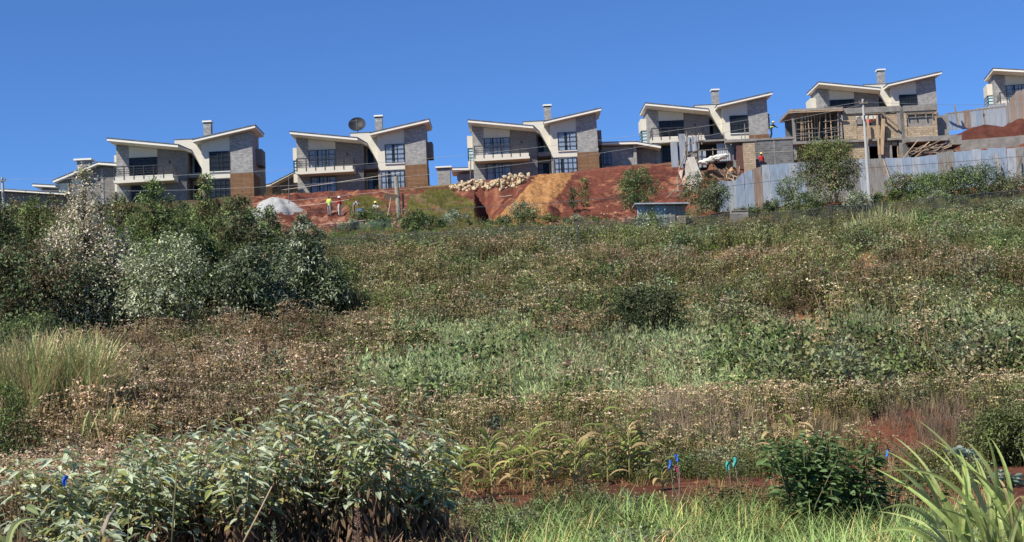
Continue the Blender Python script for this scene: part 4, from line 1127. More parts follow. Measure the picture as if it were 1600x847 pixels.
def arcs(B, az, L, el0, bend, k):
    """arching centre lines starting at B, heading az, elevation el0 falling by bend"""
    n = len(B); t = np.linspace(0, 1, k)[None]; el = el0[:, None] - bend[:, None] * t ** 1.3
    st = (L / (k - 1))[:, None]
    dx = np.cos(el) * np.cos(az)[:, None] * st; dy = np.cos(el) * np.sin(az)[:, None] * st; dz = np.sin(el) * st
    C = np.stack([dx, dy, dz], -1); C = np.concatenate([np.zeros((n, 1, 3)), np.cumsum(C[:, :-1], 1)], 1)
    return C + B[:, None]
def jit(c, n, a=.18, r=rng):
    c = np.asarray(c, float); return np.clip(c * (1 + r.normal(0, a, (n, 1))) * (1 + r.normal(0, a * .14, (n, 3))), .004, 1)

def t_weed(r, h=1.0, ns=7, nl=8, nh=5, hs=.85, head=(.31, .25, .16), stem=(.17, .125, .07), leaf=(.115, .125, .045)):
    Q = []; C = []
    for i in range(ns):
        az = r.uniform(0, 6.3); b = np.array([r.normal(0, .1), r.normal(0, .1), 0]); hh = h * r.uniform(.7, 1.1); le = r.uniform(.05, .38)
        tip = b + np.array([math.cos(az) * le * hh, math.sin(az) * le * hh, hh])
        d = unit(tip - b); s = unit(np.cross(d, rnd_dir(1, r)[0]))
        Q.append(stripq(np.stack([b, (b + tip) / 2 + r.normal(0, .02, 3), tip])[None], s[None], np.array([[.02, .016, .01]]))); C.append(jit(stem, 2, .2, r))
        t = r.uniform(.15, .95, nl)[:, None]; p = b + (tip - b) * t
        dd = rnd_dir(nl, r) * np.array([1, 1, .5]) + np.array([0, 0, -.1])
        Q.append(leafq(p, dd, rnd_dir(nl, r) * .6 + np.array([0, 0, 1.]), r.uniform(.07, .15, nl), r.uniform(.03, .06, nl))); C.append(jit(leaf, nl, .3, r))
        if r.random() < .42: continue
        o = r.normal(0, 1, (nh, 3)) * np.array([.055, .055, .012]); p = tip + o
        Q.append(leafq(p, rnd_dir(nh, r) * np.array([1, 1, .25]), np.tile([0., 0, 1], (nh, 1)) + r.normal(0, .3, (nh, 3)), r.uniform(.06, .11, nh) * hs, r.uniform(.05, .08, nh) * hs)); C.append(jit(head, nh, .25, r))
    return np.concatenate(Q), np.concatenate(C)
def t_feather(r, h=1.0, npl=10, nl=24, col=(.245, .285, .14)):
    Q = []; C = []
    for i in range(npl):
        b = np.array([r.normal(0, .14), r.normal(0, .14), 0]); hh = h * r.uniform(.6, 1.1)
        tip = b + np.array([r.normal(.12, .12) * hh, r.normal(0, .12) * hh, hh])
        t = r.uniform(.1, 1, nl)[:, None]; p = b + (tip - b) * t
        dd = unit(tip - b) + r.normal(0, .33, (nl, 3)) + np.array([.12, 0, .1])
        Q.append(leafq(p, dd, rnd_dir(nl, r), r.uniform(.07, .17, nl), r.uniform(.010, .022, nl), .1)); C.append(jit(col, nl, .22, r))
    return np.concatenate(Q), np.concatenate(C)
def t_grass(r, h=.45, n=26, col=(.16, .22, .06), w=.012, spread=.1, bend=1.2, k=4):
    B = np.stack([r.normal(0, spread, n), r.normal(0, spread, n), np.zeros(n)], 1); az = r.uniform(0, 6.3, n)
    C_ = arcs(B, az, h * r.uniform(.6, 1.25, n), r.uniform(1.0, 1.5, n), r.uniform(.3, bend, n), k)
    s = np.stack([-np.sin(az), np.cos(az), np.zeros(n)], 1)
    W = np.linspace(1, .15, k)[None] * w * r.uniform(.7, 1.3, n)[:, None]
    Q = stripq(C_, s, W); return Q, np.repeat(jit(col, n, .2, r), k - 1, 0)
def t_bush(r, h=.6, n=220, col=(.06, .085, .03), L=.09, W=.04, nb=7):
    Q = []; C = []
    for i in range(nb):
        c = np.array([r.normal(0, h * .35), r.normal(0, h * .35), h * r.uniform(.35, .9)]); rad = h * r.uniform(.2, .38); k = n // nb
        d = rnd_dir(k, r); p = c + d * rad * r.uniform(.5, 1, (k, 1)) ** .5
        Q.append(leafq(p, d + r.normal(0, .5, (k, 3)), rnd_dir(k, r) + np.array([0, 0, .8]), r.uniform(.6, 1.2, k) * L, r.uniform(.7, 1.2, k) * W)); C.append(jit(np.array(col) * r.uniform(.75, 1.25), k, .25, r))
    p = np.zeros((5, 3)); tp = np.stack([r.normal(0, h * .3, 5), r.normal(0, h * .3, 5), np.full(5, h * .7)], 1)
    Q.append(stripq(np.stack([p, tp], 1), np.tile([1., 0, 0], (5, 1)), np.full((5, 2), .02))); C.append(jit((.12, .085, .06), 5, .1, r))
    return np.concatenate(Q), np.concatenate(C)
def scatter(name, tmpls, X, Y, scl, tint, parent=None, mat_=None, kind='stuff', label=None, cat=None, sink=.03, tilt=.08, r=rng, rzs=None):
    n = len(X); Z = Hgt(X, Y) - sink; which = r.integers(0, len(tmpls), n); rz = r.uniform(0, 6.283, n) if rzs is None else rzs
    tx, ty = r.normal(0, tilt, n), r.normal(0, tilt, n); Qs = []; Cs = []
    for k, (q_, c_) in enumerate(tmpls):
        m = which == k
        if not m.any(): continue
        c, s = np.cos(rz[m])[:, None, None], np.sin(rz[m])[:, None, None]; sc_ = scl[m][:, None, None]
        x = q_[None, ..., 0] * c - q_[None, ..., 1] * s; y = q_[None, ..., 0] * s + q_[None, ..., 1] * c; z = np.broadcast_to(q_[None, ..., 2], x.shape)
        x = (x + z * tx[m][:, None, None]) * sc_ + X[m][:, None, None]; y = (y + z * ty[m][:, None, None]) * sc_ + Y[m][:, None, None]; z = z * sc_ + Z[m][:, None, None]
        Qs.append(np.stack([x, y, z], -1).reshape(-1, 4, 3)); Cs.append((c_[None] * tint[m][:, None]).reshape(-1, 3))
    if not Qs: return None
    o = quads_mesh(name, np.concatenate(Qs), np.concatenate(Cs), mat_ or M_WEED, parent)
    return tag(o, label, cat, kind=kind)
r5 = np.random.default_rng(5)
T_WEED_N = [t_weed(r5, 1.0, 8, 9, 7) for _ in range(8)]
T_WEED_F = [t_weed(r5, 1.0, 6, 6, 4) for _ in range(8)]
T_WEED_D = [t_weed(r5, .95, 11, 8, 7, head=(.27, .21, .145), leaf=(.13, .105, .055), hs=.68) for _ in range(6)]
T_WEED_G = [t_weed(r5, .9, 7, 11, 3, head=(.34, .32, .21), leaf=(.12, .145, .05), stem=(.15, .13, .07)) for _ in range(6)]
T_FEA = [t_feather(r5) for _ in range(8)]
T_GR = [t_grass(r5) for _ in range(6)]
T_DRY = [t_grass(r5, .75, 26, (.33, .25, .14), .012, .12, 1.3) for _ in range(6)]
T_TWIG = [t_grass(r5, .9, 34, (.27, .21, .15), .010, .16, 1.5) for _ in range(5)]
T_BU = [t_bush(r5, col=c_) for c_ in ((.06, .085, .03), (.075, .10, .035), (.10, .13, .05), (.13, .155, .09), (.10, .115, .04), (.16, .15, .08))]

# ------------------------------------------------------------------ the field
def field_points(n, y0, y1, m=.46):
    n = int(n * 1.15)
    y = np.sqrt(rng.uniform(y0 ** 2, y1 ** 2, n)); x = rng.uniform(-m, m, n) * y; return x, y
def ptint(x, y, base=1, a=.16):
    n = len(x); g = 1 + 1.3 * fbm(x * .35, y * .28, 2, 4); return np.clip(base * 1.22 * (g * (1 + rng.normal(0, a, n)))[:, None] * (1 + rng.normal(0, .05, (n, 3))), .45, 3)
BARE = [(1090, 1240, 396, 412), (1200, 1302, 494, 516), (1365, 1580, 630, 660), (1330, 1372, 396, 420)]
FEATHER = [(545, 620), (600, 590), (690, 558), (770, 545), (900, 552), (990, 562), (1140, 560), (1250, 610), (1240, 655), (1050, 672), (700, 668), (560, 660)]
def sel(x, y):
    z = Hgt(x, y); u, v = UV(np.stack([x, y, z], -1))
    n = fbm(x * .3, y * .3, 3, 4) * 2; return u, v, n
x, y = field_points(26000, 31, 119)
u, v, n_ = sel(x, y); n2_ = fbm(x * .12 + 9, y * .12, 1, 4) * 2
keep = (fbm(x * .55 + 4, y * .8, 3, 3) > -.24) & ~((y > 104) & (u > 480) & (u < 700)) & ~((y > 112) & (rng.random(len(x)) < .5))
for a, b, c, d in BARE: keep &= ~((u > a) & (u < b) & (v > c) & (v < d + 4))
keep &= ~((y < 33.5) & (u > 640)) & ~((u > 985) & (u < 1080) & (y > 108) & (y < 118)) & ~((y > 107) & (u > 1070) & (u < 1150) & (n_ > -.3))
keep &= ~((u < 500) & (v < 500) & (y > 76) & (rng.random(len(x)) < .6))
fea = inpoly(u + n_ * 60, v + n_ * 30, FEATHER) & (rng.random(len(x)) < .8)
mixg = (u > 1050) & (v > 515) & (v < 570) & (n_ > -.05)
green = ((v < 405) & (u > 500) & (n_ > -.45)) | (n2_ > .16) | (n_ > .33) | ((u > 1080) & (v > 580) & (n_ > -.1)) | ((y > 96) & (n_ > -.1) & (u > 930)) | ((u > 540) & (u < 720) & (v > 600))
dead = ((u < 560) & (v > 520)) | ((n2_ < -.28) & ~green)
green &= ~((u < 585) & (v > 505) & (n_ < .3)); fea = (fea | mixg) & keep; green = green & keep & ~fea; dead = dead & keep & ~fea & ~green; rest = keep & ~fea & ~green & ~dead
thin = rng.random(len(x)) < np.where(y > 60, .78, 1)
def hscale(m, a=.75, b=1.2): return rng.uniform(a * .8, b * 1.1, m.sum()) * np.clip(1 + 1.7 * fbm(x[m] * .33, y[m] * .5, 0, 4), .35, 1.8) * np.interp(y[m], [100, 108], [1, .5])
for nm, m, tp, base, hh, lb in (
    ('dry_weeds', rest & thin & (y < 62), T_WEED_N, 1.3, (.75, 1.25), None), ('dry_weeds', rest & thin & (y >= 62), T_WEED_F, 1.25, (.8, 1.35), None),
    ('withered_weeds', dead & thin, T_WEED_D, 1.45, (.8, 1.25), None), ('green_weeds', green & thin, T_WEED_G, 1.2, (.6, 1.15), None), ('feathery_weeds', fea & (n_ > -.75), T_FEA, 1.25, (.6, 1.15), None)):
    if m.any(): scatter(nm, tp, x[m], y[m], hscale(m, *hh), ptint(x[m], y[m], base), mat_=M_WEED)
# more feathery stems and low green bushes woven in
xf, yf = field_points(9000, 34, 60); uf, vf, nf = sel(xf, yf); m = inpoly(uf + nf * 40, vf + nf * 22, FEATHER) & (nf > -.35)
scatter('feathery_weeds', T_FEA, xf[m], yf[m], rng.uniform(.5, 1.1, m.sum()) * (1 + .8 * nf[m]), ptint(xf[m], yf[m], 1.25), mat_=M_WEED)
xf, yf = field_points(6500, 33, 118); uf, vf, nf = sel(xf, yf)
pr_ = np.where((uf > 1100) & (vf > 560), .95, np.where((uf < 585) & (vf > 505), .1, .34)) * (nf > -.3); m = (rng.random(len(xf)) < pr_)
for a, b, c, d in BARE: m &= ~((uf > a) & (uf < b) & (vf > c) & (vf < d))
scatter('low_green_bushes', T_BU, xf[m], yf[m], rng.uniform(.7, 1.0, m.sum()) ** 2 * 2.3 * np.interp(yf[m], [100, 108], [1, .5]), ptint(xf[m], yf[m], 1.3), mat_=M_WEED)
# short litter and grass everywhere on the field
xf, yf = field_points(9000, 31, 117); uf, vf, nf = sel(xf, yf); m = rng.random(len(xf)) < .9
for a, b, c, d in BARE: m &= ~((uf > a) & (uf < b) & (vf > c) & (vf < d) & (rng.random(len(xf)) < .85))
tt = np.where((nf > 0)[:, None], np.array([[.9, 1.0, .8]]), np.array([[1.7, 1.0, 1.3]]))
scatter('field_grass', T_GR, xf[m], yf[m], rng.uniform(.6, 1.3, m.sum()), tt[m] * ptint(xf[m], yf[m]), mat_=M_WEED)
# dry bank behind the maize
xb = rng.uniform(-.06, .55, 2050) * 31; yb = rng.uniform(28.8, 33.8, 2050); ub2, vb2, nb2 = sel(xb, yb)
m = ~((ub2 > 1380) & (nb2 > .1)); scatter('dry_bank_grass', T_DRY, xb[m], yb[m], rng.uniform(.25, .75, m.sum()) * np.where(yb[m] > 31, .6, 1) * (1 + .8 * nb2[m]), np.clip(ptint(xb[m], yb[m]) * np.where(ub2[m] > 1400, .8, 1)[:, None] * (1 + .35 * nb2[m])[:, None], .3, 1.8), mat_=M_WEED)
xb = rng.normal(3.7, .75, 150); yb = rng.uniform(29.8, 32.0, 150)
scatter('twig_brush', T_TWIG, xb, yb, rng.uniform(.6, 1.0, 150), ptint(xb, yb, 1.0))
xb = rng.normal(9.3, .8, 120); yb = rng.uniform(29.3, 31.0, 120)
scatter('twig_brush', T_TWIG, xb, yb, rng.uniform(.4, .7, 120), ptint(xb, yb, .9))

xb = rng.uniform(-.06, .55, 1600) * 31; yb = rng.uniform(28.4, 34.5, 1600); ub2, vb2, nb2 = sel(xb, yb); m = (nb2 > -.3) & ~((ub2 > 1390) & (ub2 < 1540) & (yb < 31.5) & (rng.random(1600) < .7))
scatter('bank_foot_weeds', T_WEED_N, xb[m], yb[m], rng.uniform(.35, .8, m.sum()), ptint(xb[m], yb[m], 1.3), mat_=M_WEED)
m = (nb2 > 0) & (rng.random(1600) < .6)
scatter('bank_foot_bushes', T_BU, xb[m], yb[m], rng.uniform(.4, .9, m.sum()), ptint(xb[m], yb[m], 1.3), mat_=M_WEED)
# red bank: grass patches ----------------------------------------------------------------
xg_ = rng.uniform(-.13, .0, 5200); yg_ = rng.uniform(118, 148, 5200); xg_ = xg_ * yg_; u, v, n_ = sel(xg_, yg_)
G1 = [(535, 312), (600, 300), (700, 290), (770, 302), (700, 322), (745, 350), (620, 358), (600, 330), (545, 335)]
m = (inpoly(u + n_ * 20, v + n_ * 8, [(538, 318), (575, 311), (605, 320), (600, 338), (545, 337)]) | inpoly(u + n_ * 20, v + n_ * 8, [(635, 303), (700, 297), (738, 318), (752, 352), (640, 354)])) & (n_ > -.25)
scatter('bank_grass', T_GR, xg_[m], yg_[m], rng.uniform(.5, 1.3, m.sum()), ptint(xg_[m], yg_[m], 1.0) * np.array([1.15, .85, .8]))
xg_ = rng.uniform(-.2, .3, 2500); yg_ = rng.uniform(118, 160, 2500); xg_ = xg_ * yg_; u, v, n_ = sel(xg_, yg_)
w_ = wwarp(yg_, xg_ / yg_); m = ((w_ > 147) & (n_ > .15) & (u > 400)) | ((w_ < 123) & (rng.random(2500) < .25)) | ((u > 1130) & (w_ < 121))
scatter('bank_weeds', T_WEED_G, xg_[m], yg_[m], rng.uniform(.3, .7, m.sum()) * np.where(u[m] > 1150, 1.8, 1), ptint(xg_[m], yg_[m], 1.0))

# ------------------------------------------------------------------ trees and shrubs
def crown_q(blobs, n, L, W, pal, r, fl=None, flfrac=0, droop=.25, cl=18, fill=.45):
    """leaf clusters over the blobs. pal: list of colours; fl: flower colour on the outer clusters"""
    w = np.array([b[3] * b[4] + b[4] * b[5] + b[3] * b[5] for b in blobs]); w = w / w.sum(); Q = []; C = []
    for b, wi in zip(blobs, w):
        k = max(40, int(n * wi)); nc_ = max(4, k // cl); c = np.array(b[:3]); rad = np.array(b[3:6])
        d = rnd_dir(nc_, r); d[:, 2] = np.where(d[:, 2] < -.55, -d[:, 2], d[:, 2])
        rr_ = r.uniform(fill, 1, (nc_, 1)) ** .6; cc = c + d * rad * rr_; csz = r.uniform(.12, .26, nc_) * (rad.mean() ** .5)
        ctone = np.clip(1 + r.normal(0, .32, nc_), .45, 1.9) * (1 + r.normal(0, .1)); pid = r.integers(0, len(pal), nc_)
        isf = (r.random(nc_) < flfrac * np.clip((rr_[:, 0] - .5) * 2, 0, 1) * 1.4) if fl is not None else np.zeros(nc_, bool)
        id_ = r.integers(0, nc_, k)
        p = cc[id_] + r.normal(0, 1, (k, 3)) * csz[id_][:, None]
        dd = d[id_] * .6 + rnd_dir(k, r) * .8 - np.array([0, 0, droop]); nn = d[id_] * .6 + np.array([0, 0, .7]) + r.normal(0, .45, (k, 3))
        f = isf[id_] & (r.random(k) < .75)
        ll = r.uniform(.7, 1.3, k) * L; wd = r.uniform(.7, 1.3, k) * W * np.where(f, 1.5, 1)
        Q.append(leafq(p, dd, nn, ll, wd)); col = np.array(pal)[pid[id_]] * 1.3 * ctone[id_][:, None] * (1 + r.normal(0, .14, (k, 1)))
        if fl is not None: col[f] = np.array(fl) * (1 + r.normal(0, .15, (f.sum(), 1)))
        C.append(np.clip(col, .004, 1))
    return np.concatenate(Q), np.concatenate(C)
def tree(name, label, u, Y, vtop, wpx, pal, seed, shape='round', n=9000, L=.14, W=.05, fl=None, ff=0, trunk=.12, low=.12, group=None, nb=None, cat='tree', fill=.45, bare=0):
    r = np.random.default_rng(seed); g = ground(u, Y); vb = float(UV(g)[1]); H = (vb - vtop) / F * Y; Rr = wpx / 2 / F * Y
    root = empty(name, g, label, cat, group); nb = nb or 16; bl = []
    for i in range(nb):
        t = (i + .5) / nb; az = i * 2.4 + r.uniform(-.5, .5)
        if shape == 'cone': rad = Rr * (1 - t) ** .75; z = H * (low + (1 - low) * t)
        elif shape == 'column': rad = Rr * (1 - t ** 3) * .8 + .1 * Rr; z = H * (low + (1 - low) * t)
        else: rad = Rr * math.sqrt(max(0, 1 - (1.9 * t - .85) ** 2)); z = H * (low + (1 - low) * t)
        off = rad * r.uniform(.35, .75); s = max(.16 * H * .5, rad * r.uniform(.38, .6)) if shape != 'cone' else max(.12, rad * .5)
        s = min(s, Rr * .55); sz = s * r.uniform(.7, 1.1)
        z = min(z, H - sz * .9); z = max(z, sz * .7)
        bl.append((math.cos(az) * off, math.sin(az) * off, z, s, s, sz))
    if shape == 'cone': bl.append((0, 0, H * .9, .16 * Rr, .16 * Rr, H * .1))
    m = MB(); m.tube([(0, 0, -.3), (.04 * H * r.normal(0, .3), 0, H * .4), (0, 0, H * .86)], [trunk, trunk * .7, trunk * .2], 8)
    for b in bl[::1]:
        z0 = max(.1, b[2] * r.uniform(.35, .7)); m.tube([(0, 0, z0), (b[0] * .55, b[1] * .55, (z0 + b[2]) / 2 + .05), (b[0], b[1], b[2] + b[5] * .4)], [trunk * .4, trunk * .28, trunk * .08], 5)
    m.build('trunk', M_BARK, root)
    Q, C = crown_q(bl, n, L, W, pal, r, fl, ff, fill=fill)
    quads_mesh('crown', Q, C, M_LEAF, root); return root
DG = [(.05, .075, .03), (.065, .092, .04), (.09, .115, .055)]; MG = [(.095, .135, .04), (.14, .185, .06), (.11, .15, .055)]
BR = [(.16, .11, .06), (.10, .105, .045), (.085, .095, .035)]; GG = [(.16, .19, .125), (.24, .27, .19), (.10, .125, .065)]
TG = 'trees massed at the left of the hillside'
for a in [
 ('tree', 'broad dark green tree at the left edge with a faintly reddish top', 45, 64, 386, 210, DG + [(.09, .06, .03)], 1, 'round', 15000),
 ('tree', 'olive green tree behind the broad dark one, below the long low building', 62, 86, 316, 150, MG + BR, 2, 'round', 11000),
 ('tree', 'dark tree cut by the left edge just below the pale power pole', -4, 80, 318, 90, DG, 3, 'round', 7000),
 ('tree', 'fresh green tree in front of the ground floor windows of the leftmost villa', 243, 84, 286, 165, MG, 5, 'cone', 13000),
 ('tree', 'slender olive green tree rising highest in front of the leftmost villa', 325, 82, 276, 125, MG + BR, 7, 'cone', 11000),
 ('tree', 'tall dark tree with a brownish side right of the slender olive one', 378, 72, 310, 165, DG + BR, 8, 'cone', 14000),
 ('tree', 'dark green tree with a pale yellow-green top below the gravel heap', 424, 77, 328, 120, MG + GG, 10, 'cone', 9000),
 ('tree', 'grey-green tree at the right end of the left tree mass', 478, 68, 340, 160, DG + GG, 11, 'cone', 14000),
 ('tree', 'dark shaded tree low in the middle of the tree mass, right of the creamy bush', 400, 64.5, 395, 130, DG + GG, 14, 'round', 11000),
 ('tree', 'dark green filling tree between the blossoming tree and the slender olive one', 300, 70, 350, 120, DG + MG, 15, 'round', 10000),
 ('tree', 'dark tree directly under the blossoming tree, left of the creamy bush', 150, 65, 420, 150, DG + GG, 16, 'round', 11000),
 ('tree', 'olive tree between the blossoming tree and the leftmost villa', 192, 88, 312, 100, MG + BR, 18, 'round', 8000),
 ('tree', 'low green tree behind the slender olive one, at the foot of the leftmost villa', 292, 89, 322, 90, MG + DG, 19, 'round', 7000),
 ('tree', 'small brownish tree under the right corner of the leftmost villa', 366, 89, 315, 90, BR + MG, 20, 'round', 7000),
 ('tree', 'dull green tree beside the gravel heap, right of the leftmost villa', 405, 84, 330, 95, DG + MG, 21, 'round', 5000),
 ('tree', 'broad olive tree just right of the pale power pole', 28, 92, 322, 110, BR + MG, 22, 'round', 8000),
 ('tree', 'olive brown tree below the thin roofed outhouse', 100, 93, 326, 90, BR + DG, 23, 'round', 7000),
 ('tree', 'reddish olive tree behind the broad dark tree and left of the blossoming tree', 95, 78, 350, 90, BR + MG, 17, 'round', 8000)]:
    nm, lb, u, Y, vt, w, pal, sd_, shp, n = a; tree(nm, lb, u, Y, vt - 6, w * .98, pal, sd_, shp, n, group=TG, fill=.45, L=.20, W=.075, low=.06, nb=22)
tree('blossoming_tree', 'tall pointed tree covered in creamy pink blossom, highest in the left tree mass', 138, 66, 257, 230, DG + MG, 30, 'cone', 24000, .14, .055, (.62, .55, .42), .9, low=.05, nb=34, fill=.6)
tree('flowering_bush', 'large bush with feathery creamy white sprays in the middle of the left trees', 262, 64, 372, 150, GG + MG, 31, 'round', 10000, .16, .05, (.50, .54, .36), .42, low=.1, nb=26, fill=.6)
tree('flowering_bush', 'pinkish cream flowering bush below and left of the feathery white one', 182, 68, 398, 120, DG + GG, 32, 'round', 8000, .13, .05, (.46, .38, .29), .45, low=.1, nb=22, fill=.6)
tree('shrub', 'rounded green shrub with fine leaves at the foot of the broad dark tree', 48, 56, 490, 135, MG + DG, 33, 'round', 6000, .15, .045, cat='shrub', low=.1)
for a in [
 ('shrub', 'small yellow-green shrub right of the grey-green tree at the field edge', 535, 76, 405, 60, MG, 40, 'round', 2500),
 ('shrub', 'small bush with light lime tips in the upper field under the green netting', 640, 80, 412, 44, [(.16, .22, .08), (.09, .12, .04)], 41, 'round', 1200),
 ('shrub', 'dark spiky bush at the right end of the green netting', 648, 115, 332, 56, DG + MG, 42, 'round', 3000),
 ('shrub', 'sparse green shrub at the foot of the orange earth tongue', 818, 117, 316, 58, MG + GG, 43, 'round', 1900),
 ('shrub', 'tiny dark shrub on the red slope, lower of the two beside the orange tongue', 896, 128, 293, 17, DG, 44, 'round', 500),
 ('shrub', 'tiny dark shrub on the red slope, upper of the two beside the orange tongue', 915, 132, 278, 20, MG, 45, 'round', 600),
 ('tree', 'bushy green tree overhanging the small tin shed', 998, 115, 261, 74, MG + DG, 46, 'round', 6500),
 ('tree', 'brownish leafed young tree below the slumped iron sheets', 1096, 117, 270, 62, BR + DG, 47, 'round', 3500),
 ('tree', 'blue-green young tree beside the bluish iron fence end', 1120, 115, 286, 52, GG + DG, 48, 'round', 3000),
 ('tree', 'round topped green tree with a bare trunk left of the tall grey pole', 1300, 115, 217, 112, MG + BR + [(.12, .14, .05)], 49, 'round', 13000),
 ('shrub', 'wispy shrub in front of the bluish iron fence, left of the round topped tree', 1232, 116, 278, 48, GG + MG, 50, 'round', 2200),
 ('shrub', 'low dark shrub right under the round topped tree', 1265, 112, 300, 60, DG + MG, 51, 'round', 2500),
 ('shrub', 'pale leafed shrub just left of the foot of the tall grey pole', 1338, 112, 300, 52, GG, 52, 'round', 2200),
 ('shrub', 'small olive shrub right of the tall grey pole at the fence foot', 1408, 118, 274, 40, MG + BR, 53, 'round', 1800),
 ('shrub', 'bright green shrub in the middle below the right iron fence', 1458, 118, 274, 74, MG + [(.10, .15, .05)], 54, 'round', 3500),
 ('shrub', 'large dark green bush at the foot of the right iron fence near the edge', 1522, 117, 262, 82, MG + DG, 55, 'round', 4500),
 ('shrub', 'low grey-green shrub at the right end of the iron fence foot', 1578, 116, 284, 70, GG + BR, 56, 'round', 3000),
 ('shrub', 'dark tangled shrub beside the netting fence near the right edge', 1545, 97, 332, 95, DG + BR, 57, 'round', 4500),
 ('shrub', 'spreading green shrub in the field at the right edge', 1580, 78, 400, 110, MG, 58, 'round', 4500),
 ('shrub', 'bright green leafy patch of shrub below the tall grey pole', 1425, 98, 334, 50, [(.07, .14, .04), (.10, .17, .05)], 59, 'round', 2000),
 ('shrub', 'big dark bush standing alone in the middle of the field', 1010, 52, 450, 138, [(.035, .05, .022), (.05, .065, .026)], 60, 'round', 9000),
 ('shrub', 'brown leafed bush in front of and left of the big dark lone bush', 962, 52, 492, 70, BR, 61, 'round', 3000),
 ('shrub', 'grey-green shrub in the field right of the big dark lone bush', 1184, 68, 432, 52, GG, 62, 'round', 2500),
 ('shrub', 'leafy blue-green shrub at mid right of the field', 1442, 62, 448, 96, GG + MG, 63, 'round', 3500),
 ('shrub', 'sparse pale shrub left of the leafy blue-green one', 1368, 61, 462, 50, GG + BR, 64, 'round', 1600),
 ('shrub', 'upright dark shrub in the lower right field, right of the feathery weeds', 1222, 43, 560, 58, DG + MG, 65, 'column', 3500),
 ('shrub', 'upright dark shrub with a pinkish top in the lower right field', 1300, 43, 552, 62, DG + BR, 66, 'column', 3500),
 ('shrub', 'spreading green shrub in the lower field near the right edge', 1450, 42, 572, 110, MG + DG, 67, 'round', 5000),
 ('shrub', 'dark green shrub rising by the right edge above the dry bank', 1545, 41, 560, 90, MG, 68, 'round', 4500),
 ('shrub', 'low weedy shrub half hiding the front of the tin shed', 1018, 110, 333, 62, GG + MG, 72, 'round', 2200),
 ('shrub', 'small bluish round shrub on the dry bank above the maize', 776, 31.5, 655, 38, [(.10, .13, .10), (.07, .09, .06)], 69, 'round', 1500),
 ('shrub', 'fine leafed olive bush at the right edge above the napier blades', 1572, 26.5, 645, 116, [(.08, .10, .03), (.10, .12, .045)], 70, 'round', 9000),
 ('shrub', 'yellow-green bush at the left edge below the tall napier grass', 8, 27, 602, 100, [(.09, .13, .03), (.06, .09, .03)], 71, 'round', 5000)]:
    nm, lb, u, Y, vt, w, pal, sd_, shp, n = a
    if nm == 'shrub' and u > 1340 and 110 < Y: vt -= 3; w *= 1.2; n = int(n * 1.3)
    L_ = .11 + .0006 * Y if Y > 35 else .07
    tree(nm, lb, u, Y, vt, w, pal, sd_, shp, n, L=L_, W=L_ * .38, trunk=.06 if nm == 'tree' else .03, low=.28 if nm == 'tree' else .1, cat='tree' if nm == 'tree' else 'shrub', group='shrubs and young trees scattered over the slope', fill=.2)

low = []
for i in range(3):
    r = np.random.default_rng(800 + i); rt_ = empty('low_shrub', (0, 0, 0)); bl_ = [(r.normal(0, .35), r.normal(0, .3), r.uniform(.25, .7), .3, .3, .25) for _ in range(6)]
    m = MB()
    for b in bl_: m.tube([(0, 0, -.1), (b[0], b[1], b[2])], [.03, .01], 5)
    m.build('stems', M_BARK, rt_); Q_, C_ = crown_q(bl_, 1300, .15, .055, [MG, GG, DG][i], r); quads_mesh('crown', Q_, C_, M_LEAF, rt_); low.append(rt_)
for i in range(44):
    o = low[i] if i < 3 else copy_tree(low[i % 3]); u = random.uniform(545, 1150) if i < 26 else random.uniform(1150, 1600)
    g = ground(u, random.uniform(117.3, 122) if i < 26 else random.uniform(113, 119.5), 345); o.location = g; k = random.uniform(.5, 1.25); o.scale = (k, k, k * random.uniform(.7, 1.1)); o.rotation_euler.z = random.uniform(0, 6.3)
    if i < 26: tag(o, 'low weedy shrub creeping up the foot of the red earth bank', 'shrub', 'low shrubs along the bank foot')
    else: tag(o, 'low weedy shrub in the strip below the corrugated iron fences', 'shrub', 'low shrubs below the iron fences')

# tall grasses ------------------------------------------------------------------------------
def tallgrass(name, label, spots, h, n, cols, wd, seed, k=8, bend=(.3, 1.3), el=(1.15, 1.5), spread=.25, parts=('blades',), cat='grass', mt=None, group=None):
    r = np.random.default_rng(seed); g0 = ground(*spots[0]); root = empty(name, g0, label, cat, group)
    for ci, col in enumerate(cols):
        Qs = []; Cs = []
        for s_ in spots:
            g = ground(*s_); m_ = n // len(cols); B = np.stack([r.normal(0, spread, m_), r.normal(0, spread, m_), r.uniform(-.1, h * .3, m_)], 1) + np.array(g - g0)
            az = r.uniform(0, 6.3, m_); C_ = arcs(B, az, h * r.uniform(.5, 1.1, m_), r.uniform(*el, m_), r.uniform(*bend, m_), k)
            s = np.stack([-np.sin(az), np.cos(az), r.normal(0, .2, m_)], 1); s = unit(s)
            W = (np.sin(np.linspace(.35, 3.05, k)) ** .6)[None] * wd * r.uniform(.6, 1.3, m_)[:, None]
            Qs.append(stripq(C_, s, W)); Cs.append(np.repeat(jit(col, m_, .15, r), k - 1, 0))
        quads_mesh(parts[min(ci, len(parts) - 1)], np.concatenate(Qs), np.concatenate(Cs), mt or M_WEED, root)
    return root
for i, (u, Y, lb) in enumerate(((10, 33, 'leftmost clump of tall napier grass above the yellow-green bush'), (48, 32.5, 'tall napier grass clump second from the left edge with straw coloured stems'), (88, 33.5, 'pale straw and green napier clump in the middle of the left grass stand'), (130, 33, 'rightmost clump of the left napier stand, orange dead stems at its foot'), (165, 31, 'short reddish grass clump at the right foot of the left napier stand'))):
    tallgrass('napier_clump', lb, [(u, Y), (u + 14, Y + .5)], 2.25 if i < 4 else .8, 400, [(.38, .45, .19), (.50, .41, .22)], .030, 200 + i, parts=('green_blades', 'straw_blades'), bend=(.2, .9), group='napier clumps standing at the left')
